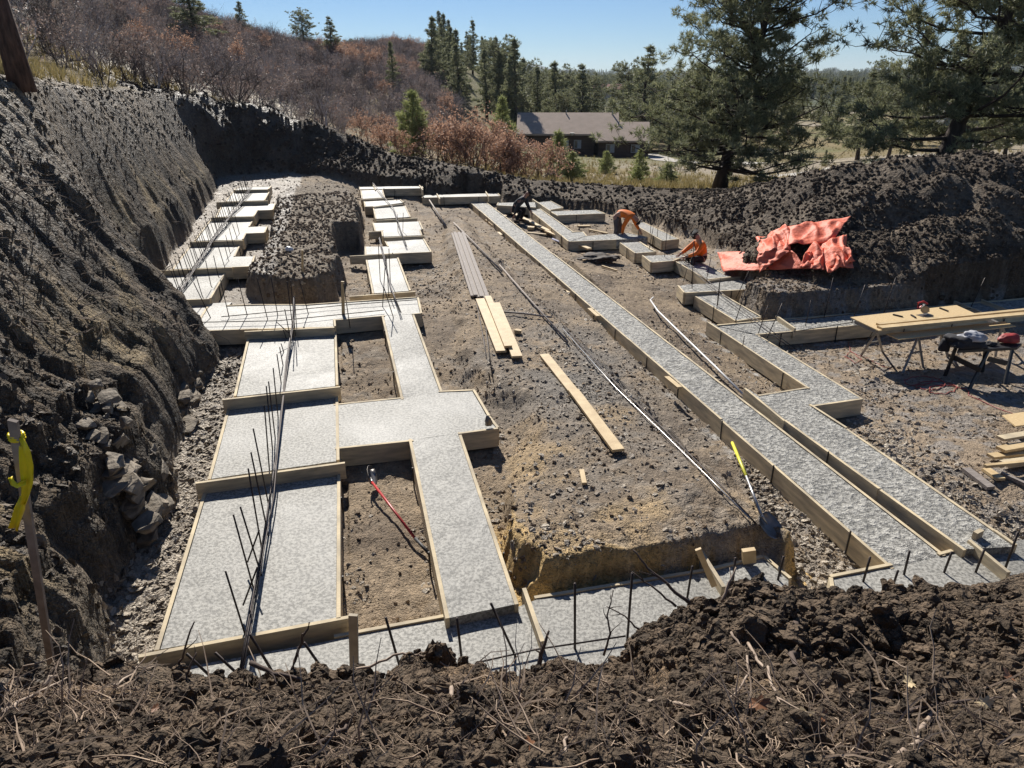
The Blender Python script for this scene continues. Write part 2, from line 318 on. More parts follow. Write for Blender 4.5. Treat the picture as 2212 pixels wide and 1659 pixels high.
def terrain(x, y, detail=True, res=None):
    """height plus zone weights"""
    x = np.asarray(x, float); y = np.asarray(y, float)
    base = _base(x, y).reshape(x.shape)
    base = np.clip(base, -.75, 1.2)
    wob = (fbm(x*1.7, y*1.7, 3, 5)-.5)
    h = base+.10*wob
    # raised natural strips with cut edges
    jx = x+.16*(fbm(x*2.2, y*2.2, 3, 21)-.5)*2; jy = y+.16*(fbm(x*2.2+40, y*2.2, 3, 22)-.5)*2
    d = poly_sd(jx, jy, PLAT); wp = sst(-.05, .12, d); pd = d; hp = np.interp(y, [5, 9, 16, 25, 36], [.02, .0, .15, .32, .6])+.1*(fbm(x*.9, y*.9, 3, 8)-.5)
    hp = hp - .30*sst(.55, 0, d)*sst(6.6, 8.5, y)     # its long sides slump, only the near end is cut sharp
    h = np.where(wp > 0, h+(np.maximum(hp, h)-h)*wp, h)
    d = poly_sd(jx, jy, ISL); wi = sst(-.10, .08, d)*(1-sst(-.1, .06, poly_sd(jx, jy, NOTCH)))
    hi = np.interp(y, [13, 17, 24, 30, 36], [.60, .72, .92, 1.1, 1.2])+.25*(fbm(x*1.3, y*1.3, 3, 9)-.5)+.05*sst(0, .5, d)
    h = h+(np.maximum(hi, h)-h)*wi
    d = poly_sd(x+.8*(fbm(x*1.1, y*1.1, 4, 24)-.5), y+.8*(fbm(x*1.1+40, y*1.1, 4, 25)-.5), BEN); wb = sst(-.12, .1, d)
    hb = .36+.18*(fbm(x*.8, y*.8, 3, 10)-.5)
    h = h+(np.maximum(hb, h)-h)*wb
    # banks and berms lofted between toe and crest
    tx = x+.35*(fbm(x*.8, y*.8, 3, 31)-.5)*2; ty = y+.35*(fbm(x*.8+9, y*.8, 3, 32)-.5)*2
    out = -poly_sd(tx, ty, _toepoly); beyond = -poly_sd(x, y, _crepoly)
    da, za = line_d(tx, ty, TOE); db, zb = line_d(x, y, CRE)
    w = np.clip(da/(da+db+1e-6), 0, 1)
    left = sst(-.3, -1.5, x+.26*y-.2)*sst(31, 27, y)          # the cut bank proper is on the left
    prof_l = np.interp(w, [0, .05, .14, .22, .42, .6, .8, 1], [0, .13, .26, .30, .46, .66, .86, 1])
    prof_b = np.interp(w, [0, .1, .5, .85, 1], [0, .13, .58, .95, 1])
    pr = prof_l*left+prof_b*(1-left)
    loft = za+(zb-za)*pr
    lump = (fbm(x*.45, y*.45, 4, 41)-.5)*1.3*np.sin(np.pi*np.clip(w, 0, 1))
    loft = loft+lump*np.clip((zb-za)/3.2, .12, 1)*np.where(left > .5, .5, .9)
    fh = far_h(x, y)
    back = np.maximum(zb-.5*np.maximum(beyond, 0)-.03*beyond**2*(1-left), fh)
    back = np.where(left > .5, np.minimum(back, np.maximum(fh, zb+.05*beyond)), back)
    loft = np.where(beyond > 0, back+(loft-back)*sst(.8, 0, beyond)*0, loft)
    wo = sst(-.02, .12, out)
    h = h+(loft-h)*wo
    # foreground heap
    cx = np.clip(x, _fx[0], _fx[-1]); yc = np.interp(cx, _fx, _fy); zc = np.interp(cx, _fx, _fz)
    t = y/yc
    zn = np.interp(np.clip(t, -4, 1), [-4, 0, .55, 1], [0, 0, 1, 2])
    near0 = 2.95+0*x; near1 = 2.32+.12*(fbm(x*.6+3, y*.6, 2, 51)-.5)
    q = np.where(zn < 1, near0+(near1-near0)*zn, near1+(zc-near1)*(zn-1))
    dip = np.exp(-((x-1.75)/.5)**2-((y-2.7)/.3)**2)*.30-np.exp(-((x-.2)/.9)**2-((y-2.2)/.3)**2)*.05
    q = q-dip*(t < 1)
    q = np.where(t > 1, zc-1.5*(y-yc)-.15*np.minimum((y-yc)*4, 1), q)
    fore = sst(-.05, .15, q-h)
    h = np.maximum(h, q)
    # keep the soil clear of every footing
    inf = np.zeros(x.shape); 
    m = (np.abs(x) < 30) & (y > 3) & (y < 40)
    if m.any():
        xs = x[m]; ys = y[m]; hs = h[m]; nf = fore[m]; nr = np.full(xs.shape, 9.0)
        for W, Z in SLABS:
            x0 = min(w.x for w in W)-.6; x1 = max(w.x for w in W)+.6; y0 = min(w.y for w in W)-.6; y1 = max(w.y for w in W)+.6
            k = (xs > x0) & (xs < x1) & (ys > y0) & (ys < y1)
            if not k.any(): continue
            dd = poly_sd(xs[k], ys[k], [(w.x, w.y) for w in W]); 
            A = np.array([[w.x, w.y, 1] for w in W]); pl = np.linalg.lstsq(A, np.array(Z), rcond=None)[0] if max(Z)-min(Z) > .01 else np.array([0, 0, Z[0]])
            top = pl[0]*xs[k]+pl[1]*ys[k]+pl[2]
            lim = top-.24-.12*sst(.0, .2, dd)+.5*sst(-.1, -.28, dd)+1e3*(dd < -.3)
            lim = np.where(nf[k] > .3, 1e3*(dd < -.01)+top-.3, lim)
            lim = np.where(nf[k] > .3, 1e3, lim)
            hs[k] = np.minimum(hs[k], lim); nr[k] = np.minimum(nr[k], np.abs(np.minimum(dd, 0)))
        h = h.copy(); h[m] = hs; inf[m] = nr < 5
        near_f = np.full(x.shape, 9.0); near_f[m] = nr
    else: near_f = np.full(x.shape, 9.0)
    bank = wo*left*(1-fore); berm = wo*(1-left)*(1-fore)
    nat = sst(.2, 1.6, beyond+.8*(fbm(x*.6, y*.6, 3, 71)-.5))*(1-fore)
    nat = np.where((left < .5), sst(1.5, 5, beyond), nat)
    Z = dict(fore=fore, bank=bank, berm=berm, nat=nat, plat=wp*(1-fore), pd=pd, isl=wi, ben=wb, w=w, foot=near_f, beyond=beyond, out=out)
    if not detail: return h, Z
    r = np.hypot(x, y) if res is None else res
    # layered rock ledges low on the left bank
    nz_ = (nat < .98)*1
    led = bank*sst(.5, .25, w)*sst(16, 9, y)
    hh_ = h+.9*fbm(x*1.1, y*1.1, 4, 61); st = h+(np.floor(hh_*2.1)/2.1-hh_)
    h = h+(st+.1-h)*led*.45*sst(.45, .62, fbm(x*.9, y*.9, 3, 66))
    # clods
    def lump_at(sz, seed, am):
        k = (.0055*r < .35*sz) & (nz_ > 0); o = np.zeros(x.shape)
        if k.any(): o[k] = am*sz*(.62-np.minimum(wor(x[k]/sz, y[k]/sz, seed), 1))*sst(.35*sz, .18*sz, .0055*r[k])
        return o
    a_f = np.clip(fore+1.1*berm*(1-nat)+.75*bank*(1-nat)+.45*wi+.09+.3*sst(.55, .68, fbm(x*.8, y*.8, 3, 83))+.55*wb*(1-wo), 0, 1.1)
    a_f = a_f*(1-.5*np.exp(-(np.maximum(near_f, 0)/.25)**2))*(1-nat*.8)
    warp = .3*(fbm(x*3, y*3, 2, 77)-.5)
    low = np.clip((zb-za)/2.5, .3, 1)
    big = sst(.35, .65, fbm(x*.9, y*.9, 3, 81))
    hd = lump_at(1.1, 1, .30)*(berm*low+.3*bank)*(1-fore)+lump_at(.55, 2, .20)*(berm*low+.4*bank+.3*fore)+lump_at(.26, 3, .5)*(.15+1.2*big)+lump_at(.13, 4, .5)*(.3+.9*big)+lump_at(.065, 5, .55)+lump_at(.033, 6, .5)
    h = h+hd*a_f
    h = h+.05*(1-a_f)*(fbm(x*6, y*6, 4, 91)-.5)*(near_f > .02)+.015*(fbm(x*22, y*22, 3, 92)-.5)
    # rills raked down the left cut by the bucket
    ss = x*.973+y*.231; tt = -x*.231+y*.973
    stk = fbm(tt*4.5+.6*fbm(x, y, 2, 99), ss*.55+h*.5, 4, 98, .6); Z['stk'] = stk
    h = h+bank*(1-nat)*(.24*(stk-.5)+.10*(fbm(tt*11, ss*1.6+h*1.3, 3, 97)-.5))
    Z['lumpy'] = a_f
    return h, Z
GRID = {}
def lut(x, y):
    """fast bilinear look-up of the finished ground"""
    az = np.arctan2(x, y); r = np.log(np.hypot(x, y)); na, nr = GRID['na'], GRID['nr']
    fa = np.clip((az-GRID['a0'])/(GRID['a1']-GRID['a0'])*(na-1), 0, na-1.001); fr = np.clip((r-GRID['l0'])/(GRID['l1']-GRID['l0'])*(nr-1), 0, nr-1.001)
    ia = fa.astype(int); ir = fr.astype(int); fa = fa-ia; fr = fr-ir; Z = GRID['z']
    return (Z[ir, ia]*(1-fa)+Z[ir, ia+1]*fa)*(1-fr)+(Z[ir+1, ia]*(1-fa)+Z[ir+1, ia+1]*fa)*fr
def H(x, y): return float(lut(np.array([float(x)]), np.array([float(y)]))[0])
def GT(u, v, lift=0.0, y0=1.5, y1=60):
    """first point of the ground met by the sight line through a pixel"""
    d = ray(u, v); ys = np.exp(np.linspace(math.log(y0), math.log(y1), 2500)); k = ys/d.y
    x = d.x*k; z = EYE+d.z*k; g = lut(x, ys)+lift; below = np.nonzero(z < g)[0]
    i = below[0] if len(below) else len(ys)-1
    return Vector((x[i], ys[i], g[i]))
# ------------------------------------------------------------------ ground meshes
def grid(name, az0, az1, na, r0, r1, nr, fn, mat):
    az = np.linspace(az0, az1, na); rr = np.exp(np.linspace(math.log(r0), math.log(r1), nr))
    A, Rr = np.meshgrid(az, rr); x = (Rr*np.sin(A)).ravel(); y = (Rr*np.cos(A)).ravel()
    z, col, gl = fn(x, y); lum = GRID.pop('lum', None)
    if name == 'ground': GRID.update(na=na, nr=nr, a0=az0, a1=az1, l0=math.log(r0), l1=math.log(r1), z=z.reshape(nr, na))
    i = np.arange(nr-1)[:, None]*na+np.arange(na-1)[None, :]
    Fc = np.stack([i, i+1, i+na+1, i+na], -1).reshape(-1, 4)
    o = np_mesh(name, np.c_[x, y, z], Fc, mat, smooth=True)
    at = o.data.color_attributes.new('soil', 'FLOAT_COLOR', 'POINT')
    at.data.foreach_set('color', np.c_[col, gl].astype(np.float32).ravel())
    if lum is not None:
        la = o.data.attributes.new('lumpy', 'FLOAT', 'POINT'); la.data.foreach_set('value', lum.astype(np.float32))
    return o
def mixc(c, d, w): return c*(1-w[:, None])+np.asarray(d)[None, :]*w[:, None]
def near_fn(x, y):
    h, Z = terrain(x, y); GRID['lum'] = Z['lumpy']
    n = len(x); n1 = fbm(x*1.3, y*1.3, 4, 101); n2 = fbm(x*5, y*5, 4, 102); n3 = fbm(x*.35, y*.35, 3, 103)
    c = np.tile(np.array([.235, .175, .112]), (n, 1))
    c = mixc(c, (.15, .11, .072), sst(.4, .7, n1))
    c = mixc(c, (.22, .185, .145), .6*sst(.5, .62, n2)*sst(.45, .6, n3))               # shale gravel showing
    c = mixc(c, (.33, .235, .125), Z['plat']*sst(.5, .3, n1)*sst(12, 7, y)*.8)          # yellow clay
    grav = np.exp(-((x-1.1)/1.5)**2-((y-11.5)/3.2)**2)
    c = mixc(c, (.18, .16, .135), np.clip(grav*1.1*sst(.3, .6, n1), 0, 1))
    edge = np.clip((Z['plat']*(1-Z['plat']))*4, 0, 1)*sst(7.5, 6.3, y)
    c = mixc(c, (.50, .34, .14), sst(-.28, -.2, Z['pd'])*sst(.2, .06, Z['pd'])*sst(7.4, 6.7, y)*(.8+.2*n2))
    c = mixc(c, (.19, .15, .105), Z['isl']*.85); c = mixc(c, (.12, .097, .072), Z['ben']*.75)
    rightp = sst(4.5, 6, x)*sst(5, 7, y)*(1-Z['berm'])
    c = mixc(c, (.25, .19, .13), rightp*.8); c = mixc(c, (.2, .185, .17), rightp*sst(.5, .6, n2)*.7)
    lw = sst(-1.6, -1.75, x+.2374*y)*(1-Z['bank'])
    c = mixc(c, (.24, .205, .165), lw*.7)
    # left bank: brown above, ochre streaks, grey shale at the top
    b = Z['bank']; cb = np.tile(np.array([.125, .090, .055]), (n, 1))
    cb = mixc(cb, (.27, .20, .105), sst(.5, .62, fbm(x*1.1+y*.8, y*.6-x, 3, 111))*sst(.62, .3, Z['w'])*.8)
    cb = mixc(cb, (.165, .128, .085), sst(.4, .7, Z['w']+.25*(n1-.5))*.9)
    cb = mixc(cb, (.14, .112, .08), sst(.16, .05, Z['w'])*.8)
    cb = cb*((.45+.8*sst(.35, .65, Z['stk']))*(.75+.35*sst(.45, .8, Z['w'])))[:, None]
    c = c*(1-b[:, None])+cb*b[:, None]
    c = mixc(c, (.095, .068, .043), Z['berm']*np.clip(.75+.5*n1, 0, 1))
    c = mixc(c, (.19, .145, .10), Z['berm']*sst(.52, .62, n1)*.6)
    c = mixc(c, (.098, .070, .045), Z['fore']*np.clip(.8+.3*n2, 0, 1))
    c = mixc(c, (.19, .125, .07), Z['fore']*sst(.5, .65, n1)*.6)
    ng = np.tile(np.array([.22, .17, .09]), (n, 1)); ng = mixc(ng, (.13, .10, .06), sst(.4, .6, n1))
    c = c*(1-Z['nat'][:, None])+ng*Z['nat'][:, None]
    # concrete slop spilt beside the forms
    sl = np.exp(-((Z['foot']-.1)/.12)**2)*sst(.56, .68, n2)*(Z['foot'] < .5)*sst(-.5, .5, x-.2*y)
    c = mixc(c, (.36, .36, .35), sl*.7)
    gl = np.clip(.2*b*sst(.35, .6, Z['w'])*(1-Z['nat'])+lw*.4+.15*(1-Z['fore'])*(1-Z['nat']), 0, 1)
    c = c*(.8+.4*vn(x*31, y*31, 5))[:, None]
    return h, c, gl
def soil_mat():
    m, nt, b = nodes('excavated_soil'); L = nt.links.new
    at = nt.nodes.new('ShaderNodeAttribute'); at.attribute_name = 'soil'
    tc = nt.nodes.new('ShaderNodeNewGeometry')
    n1 = nt.nodes.new('ShaderNodeTexNoise'); n1.inputs['Scale'].default_value = 9; n1.inputs['Detail'].default_value = 9; n1.inputs['Roughness'].default_value = .7
    L(tc.outputs['Position'], n1.inputs['Vector'])
    n2 = nt.nodes.new('ShaderNodeTexVoronoi'); n2.inputs['Scale'].default_value = 28; n2.inputs['Detail'].default_value = 2; n2.inputs['Roughness'].default_value = .8
    L(tc.outputs['Position'], n2.inputs['Vector'])
    mr = nt.nodes.new('ShaderNodeMapRange'); mr.inputs[1].default_value = .3; mr.inputs[2].default_value = .75; mr.inputs[3].default_value = .6; mr.inputs[4].default_value = 1.5
    L(n1.outputs['Fac'], mr.inputs[0])
    vr = nt.nodes.new('ShaderNodeSeparateColor'); L(n2.outputs['Color'], vr.inputs[0])
    mv = nt.nodes.new('ShaderNodeMapRange'); mv.inputs[3].default_value = .7; mv.inputs[4].default_value = 1.35; L(vr.outputs[0], mv.inputs[0])
    mm = nt.nodes.new('ShaderNodeMath'); mm.operation = 'MULTIPLY'; L(mr.outputs[0], mm.inputs[0]); L(mv.outputs[0], mm.inputs[1])
    sc = nt.nodes.new('ShaderNodeVectorMath'); sc.operation = 'SCALE'; L(at.outputs['Color'], sc.inputs[0]); L(mm.outputs[0], sc.inputs['Scale'])
    L(sc.outputs[0], b.inputs['Base Color'])
    ro = nt.nodes.new('ShaderNodeMapRange'); ro.inputs[3].default_value = .95; ro.inputs[4].default_value = .42
    gm = nt.nodes.new('ShaderNodeMath'); gm.operation = 'MULTIPLY'; L(at.outputs['Alpha'], gm.inputs[0]); L(vr.outputs[1], gm.inputs[1])
    L(gm.outputs[0], ro.inputs[0]); L(ro.outputs[0], b.inputs['Roughness'])
    b.inputs['Specular IOR Level'].default_value = .45
    b1 = nt.nodes.new('ShaderNodeBump'); b1.inputs['Distance'].default_value = .03; b1.inputs['Strength'].default_value = .9
    L(n1.outputs['Fac'], b1.inputs['Height'])
    b2 = nt.nodes.new('ShaderNodeBump'); b2.inputs['Distance'].default_value = .018; b2.inputs['Strength'].default_value = .9; b2.invert = True
    L(n2.outputs['Distance'], b2.inputs['Height']); L(b1.outputs[0], b2.inputs['Normal'])
    la = nt.nodes.new('ShaderNodeAttribute'); la.attribute_name = 'lumpy'
    n3 = nt.nodes.new('ShaderNodeTexVoronoi'); n3.inputs['Scale'].default_value = 6; n3.inputs['Detail'].default_value = 3; n3.inputs['Roughness'].default_value = .7
    L(tc.outputs['Position'], n3.inputs['Vector']); mh = nt.nodes.new('ShaderNodeMath'); mh.operation = 'MULTIPLY'; L(n3.outputs['Distance'], mh.inputs[0]); L(la.outputs['Fac'], mh.inputs[1])
    b3 = nt.nodes.new('ShaderNodeBump'); b3.inputs['Distance'].default_value = .10; b3.inputs['Strength'].default_value = 1; b3.invert = True
    L(mh.outputs[0], b3.inputs['Height']); L(b2.outputs[0], b3.inputs['Normal']); L(b3.outputs[0], b.inputs['Normal'])
    return m
def land_mat():
    m, nt, b = nodes('dry_grass_land'); L = nt.links.new
    at = nt.nodes.new('ShaderNodeAttribute'); at.attribute_name = 'soil'; tc = nt.nodes.new('ShaderNodeNewGeometry')
    n1 = nt.nodes.new('ShaderNodeTexNoise'); n1.inputs['Scale'].default_value = .8; n1.inputs['Detail'].default_value = 10; n1.inputs['Roughness'].default_value = .75
    L(tc.outputs['Position'], n1.inputs['Vector'])
    mr = nt.nodes.new('ShaderNodeMapRange'); mr.inputs[1].default_value = .3; mr.inputs[2].default_value = .7; mr.inputs[3].default_value = .55; mr.inputs[4].default_value = 1.4
    L(n1.outputs['Fac'], mr.inputs[0])
    sc = nt.nodes.new('ShaderNodeVectorMath'); sc.operation = 'SCALE'; L(at.outputs['Color'], sc.inputs[0]); L(mr.outputs[0], sc.inputs['Scale'])
    L(sc.outputs[0], b.inputs['Base Color']); b.inputs['Roughness'].default_value = .95; b.inputs['Specular IOR Level'].default_value = .15
    bb = nt.nodes.new('ShaderNodeBump'); bb.inputs['Distance'].default_value = .3; L(n1.outputs['Fac'], bb.inputs['Height']); L(bb.outputs[0], b.inputs['Normal'])
    return m
SOIL = soil_mat(); LAND = land_mat()
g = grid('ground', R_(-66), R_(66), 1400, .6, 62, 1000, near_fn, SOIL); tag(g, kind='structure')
def far_fn(x, y):
    r = np.hypot(x, y); az = np.arctan2(x, y)
    h = far_h(x, y)-.35*sst(75, 58, r)
    h = h+.5*(fbm(x*.08, y*.08, 4, 201)-.5)*sst(60, 120, r)+(fbm(x*.01, y*.01, 4, 202)-.5)*8*sst(200, 900, r)
    n = len(x); n1 = fbm(x*.05, y*.05, 4, 203); n2 = fbm(x*.3, y*.3, 3, 204)
    c = np.tile(np.array([.24, .19, .10]), (n, 1)); c = mixc(c, (.17, .16, .07), sst(.45, .6, n1))
    hill = sst(-.02, -.12, az)*sst(500, 200, r)
    c = mixc(c, (.15, .11, .08), hill*.8); c = mixc(c, (.2, .15, .06), hill*sst(.52, .6, n2)*.6)
    road = sst(.05, .2, az)*sst(60, 75, r)*sst(420, 250, r)
    c = mixc(c, (.33, .28, .21), road*sst(.5, .62, fbm(x*.02+5, y*.035, 3, 207)))
    c = mixc(c, (.06, .075, .04), sst(240, 420, r)*np.clip(.7+.4*n1, 0, 1))
    return h, c, np.zeros(n)
g2 = grid('valley_land', R_(-66), R_(66), 420, 58, 6200, 420, far_fn, LAND); tag(g2, kind='structure')
# ------------------------------------------------------------------ footing meshes
def concrete(name, rough_amt, patch=.8, lo=.62, grain=28, c=(.355, .342, .305)):
    m, nt, b = nodes(name); L = nt.links.new
    g = nt.nodes.new('ShaderNodeNewGeometry')
    n1 = nt.nodes.new('ShaderNodeTexNoise'); n1.inputs['Scale'].default_value = patch; n1.inputs['Detail'].default_value = 6; n1.inputs['Distortion'].default_value = .5
    n2 = nt.nodes.new('ShaderNodeTexNoise'); n2.inputs['Scale'].default_value = grain; n2.inputs['Detail'].default_value = 4; n2.inputs['Roughness'].default_value = .7
    L(g.outputs['Position'], n1.inputs['Vector']); L(g.outputs['Position'], n2.inputs['Vector'])
    r1 = ramp(nt, [(.35, tuple(x*lo for x in c)), (.62, c)]); L(n1.outputs['Fac'], r1.inputs[0])
    r2 = ramp(nt, [(.42, (.50, .50, .50)), (.57, (1.18, 1.18, 1.18))]); L(n2.outputs['Fac'], r2.inputs[0])
    mx = nt.nodes.new('ShaderNodeMix'); mx.data_type = 'RGBA'; mx.blend_type = 'MULTIPLY'; mx.inputs[0].default_value = 1
    L(r1.outputs[0], mx.inputs[6]); L(r2.outputs[0], mx.inputs[7]); L(mx.outputs[2], b.inputs['Base Color'])
    rr = nt.nodes.new('ShaderNodeMapRange'); rr.inputs[1].default_value = .35; rr.inputs[2].default_value = .65; rr.inputs[3].default_value = .55; rr.inputs[4].default_value = .7
    L(n1.outputs['Fac'], rr.inputs[0]); L(rr.outputs[0], b.inputs['Roughness']); b.inputs['Specular IOR Level'].default_value = .45
    b1 = nt.nodes.new('ShaderNodeBump'); b1.inputs['Distance'].default_value = rough_amt; L(n2.outputs['Fac'], b1.inputs['Height'])
    b2 = nt.nodes.new('ShaderNodeBump'); b2.inputs['Distance'].default_value = .02; L(n1.outputs['Fac'], b2.inputs['Height']); L(b1.outputs[0], b2.inputs['Normal'])
    L(b2.outputs[0], b.inputs['Normal'])
    return m
CONC = concrete('wet_concrete', .006); CONCR = concrete('rough_concrete', .09, 3, .72, 14, (.46, .445, .40))
WOODF = simple('form_lumber', (.70, .57, .36), .8, (.36, .30, .21), 2.6, bump=.003, bscale=30, stretch=(1, 1, 6))
WOODN = simple('new_lumber', (.62, .47, .26), .65, (.46, .33, .17), 7, bump=.002, bscale=30)
STEEL = simple('rusty_rebar', (.06, .045, .04), .55, (.03, .025, .025), 30, metal=.5)
STAKE = simple('steel_stake', (.05, .042, .038), .6, (.02, .02, .02), 20, metal=.3)
def slab(W, name, parent, mat, th=.3, step=.16, amp=.006):
    """top poured surface as a fine uneven sheet with straight skirts"""
    bm = bmesh.new(); n = len(W)
    vs = [bm.verts.new(w) for w in W]; f = bm.faces.new(vs)
    if f.normal.z < 0: f.normal_flip()
    bm.normal_update()
    lo = [bm.verts.new((w.x, w.y, w.z-th)) for w in W]
    for i in range(n):
        j = (i+1) % n; bm.faces.new((vs[i], vs[j], lo[j], lo[i]))
    bmesh.ops.recalc_face_normals(bm, faces=bm.faces)
    xs = [w.x for w in W]; ys = [w.y for w in W]
    # cut the top on a grid in the footing's own directions
    for ax, ay in ((.973, .2311), (-.2311, .973)):
        pr = [w.x*ax+w.y*ay for w in W]; a = min(pr)+step; st = max(step, (max(pr)-min(pr))/260)
        while a < max(pr):
            geom = [v for v in bm.verts]+[e for e in bm.edges]+[q for q in bm.faces if q.normal.z > .9]
            geom = [q for q in bm.faces if q.normal.z > .5]; gs = set()
            for q in geom: gs.update(q.verts); gs.update(q.edges); gs.add(q)
            bmesh.ops.bisect_plane(bm, geom=list(gs), plane_co=(ax*a, ay*a, 0), plane_no=(ax, ay, 0), dist=1e-5)
            a += st
    for v in bm.verts:
        top = any(q.normal.z > .9 for q in v.link_faces)
        if top: v.co.z += amp*(noise.noise(v.co*3)+.8*noise.noise(v.co*9))
    me = bpy.data.meshes.new(name); bm.to_mesh(me); bm.free()
    at = me.attributes.new('sharp_face', 'BOOLEAN', 'FACE') if 'sharp_face' not in me.attributes else me.attributes['sharp_face']
    at.data.foreach_set('value', np.ones(len(me.polygons), dtype=bool))
    return link(name, me, mat, parent)
def form(a, b, parent, h=.29, t=.04, proud=.012, name='form_board', mat=None, rnd=None):
    d = (b-a); d.z = 0
    if d.length < .05: return None
    m = MB(); e = (b-a).normalized(); r = random.Random(int(a.x*1000+b.y*77))
    # one board in two or three slightly mis-aligned lengths when long
    L_ = d.length; k = max(1, int(round(L_/3.6))); out = Vector((e.y, -e.x, 0)).normalized()
    for i in range(k):
        p = a+(b-a)*(i/k); q = a+(b-a)*((i+1)/k); off = out*(t/2+r.uniform(.002, .012)); dz = proud+r.uniform(-.008, .01)
        hh = h
        ex = e*(.02 if i == k-1 else -.001)
        m.beam(p+off+Vector((0, 0, dz-hh/2)), q+off+ex+Vector((0, 0, dz-hh/2)), t, hh)
    return m.build(name, mat or WOODF, parent)
rr_ = random.Random(4)
FROOT = {}
def rebar(pts, r, parent, name='rebar', n=5):
    m = MB(); m.tube(pts, r, n); return m.build(name, STEEL, parent, smooth=True)
for ft in FOOT:
    ctr = sum((w for W in ft['W'] for w in W), Vector())/sum(len(W) for W in ft['W'])
    root = empty('concrete_footing', (0, 0, 0), ft['label'], 'footing', 'poured footings of the house foundation')
    FROOT[ft['key']] = root; kids = []
    for (pts, z, ed), W in zip(ft['slabs'], ft['W']):
        ar = sum(W[i].x*W[(i+1) % len(W)].y-W[(i+1) % len(W)].x*W[i].y for i in range(len(W)))
        kids.append(slab(W, 'slab', None, CONCR if ft['key'] in 'HIJKLN' else CONC, step=.14 if ft['key'] in 'BEFGHI' else .3, amp=.012 if ft['key'] in 'HIJKL' else .006))
        for i in ed:
            a = W[i]; b = W[(i+1) % len(W)]
            if ar > 0: o = form(a, b, None)
            else: o = form(b, a, None)
            if o: kids.append(o)
            # steel stakes against the outside of the board
            L_ = (b-a).length; out = Vector(((b-a).y, -(b-a).x, 0)).normalized()*(1 if ar > 0 else -1); k = int(L_/1.35)
            for j in range(k):
                t = (j+.5+rr_.uniform(-.15, .15))/k; p = a+(b-a)*t+out*.062
                m = MB(); m.tube([p+Vector((0, 0, -.42)), p+Vector((rr_.uniform(-.01, .01), rr_.uniform(-.01, .01), rr_.uniform(-.01, .05)))], .011, 6); kids.append(m.build('form_stake', STAKE))
    for (p, q, z) in ft['cross']:
        a = G(p[0], p[1], z); b = G(q[0], q[1], z); m = MB(); e = (b-a).normalized(); hh = .23
        m.beam(a+Vector((0, 0, -hh/2)), b+Vector((0, 0, -hh/2)), .042, hh); kids.append(m.build('bulkhead_board', WOODF))
    for k in kids: k.parent = root
def bar_row(key, line, n, hgt, lean, zoff=0, jit=.05, foot=0):
    """upright bars spaced along a line of (u,v,z) pixels"""
    P = [G(*p) for p in line]; seg = [(P[i+1]-P[i]).length for i in range(len(P)-1)]; T = sum(seg)
    for i in range(n):
        d = T*(i+.5)/n; k = 0
        while k < len(seg)-1 and d > seg[k]: d -= seg[k]; k += 1
        p = P[k]+(P[k+1]-P[k])*(d/seg[k]); h = hgt+rr_.uniform(-jit, jit)*2
        p = p+Vector((rr_.uniform(-.03, .03), 0, 0)); top = p+Vector((lean+rr_.uniform(-.03, .03), rr_.uniform(-.05, .05), h))
        pts = [p+Vector((foot, 0, -.03)), p+Vector((foot*.1, 0, .02)), top] if foot else [p-Vector((0, 0, .1)), top]
        rebar(pts, .009, FROOT[key])
def bars(key, L, z, r=.009):
    """(ub,vb,ut,vt): foot on level z, top in the upright plane through the foot"""
    for ub, vb, ut, vt in L:
        a = G(ub, vb, z); b = Y(ut, vt, a.y+.0); rebar([a-(b-a)*.1, b], r, FROOT[key])
def lay(key, line, n=3, spread=.03, lift=.05, r=.009, name='tied_rebar'):
    P = [G(*p) for p in line]
    for i in range(n):
        ox = (i-(n-1)/2)*spread; pts = []
        for k, p in enumerate(P): pts.append(p+Vector((ox+rr_.uniform(-.012, .012), 0, lift+rr_.uniform(-.015, .015))))
        rebar(pts, r, FROOT[key], name)
bars('B', [(530,1372,487,1234),(545,1262,504,1112),(562,1235,519,1095),(566,1190,536,1012),(578,1150,542,977),(580,1090,547,926),(583,1030,571,876),(590,985,575,834),(596,960,580,824),(602,915,590,795),(612,860,598,765),(617,820,604,750),(622,790,607,742),(628,760,612,712)], -.1)
bars('B', [(537,1208,560,1145),(528,1300,556,1225)], 0)
lay('B', [(519,1480,-.12),(540,1370,-.06),(566,1215,-.06),(588,1080,-.04),(600,985,.03),(612,880,.06),(622,790,.17),(633,700,.32),(636,650,.34)], 3, .014, .06, .009)
bar_row('A', [(372,655,.42),(425,580,.54),(461,524,.66),(498,470,.78),(528,432,.9),(541,410,1.0)], 52, .55, -.10)
lay('A', [(350,680,.3),(385,640,.42),(427,577,.54),(461,522,.66),(499,469,.78),(528,433,.9),(543,409,1.0)], 4, .03, .08)
bar_row('A', [(425,655,.42),(480,585,.54),(520,500,.66)], 9, .5, -.05, foot=.02)
bars('C', [(417,690,388,619),(455,687,418,610),(495,686,476,605),(534,681,513,601),(578,690,555,600),(600,682,585,596),(666,678,646,602)], .3)
bars('C', [(634,722,620,608),(637,715,628,606),(630,725,598,696),(640,700,636,640),(628,735,615,668),(755,700,742,612)], .3)
lay('C', [(480,690,.3),(640,676,.3),(760,664,.3),(900,654,.3)], 1, .0, .06); lay('C', [(430,704,.3),(600,700,.3),(830,676,.3)], 1, .0, .06)
bars('D', [(706+120,668,833,557),(840,640,834,553),(851,690,829,620)], .25)
bars('D', [(821,600,817,523),(843,604,840,537),(870,504,871,460),(860,505,858,463),(858,440,854,412),(833,430,829,405)], .35)
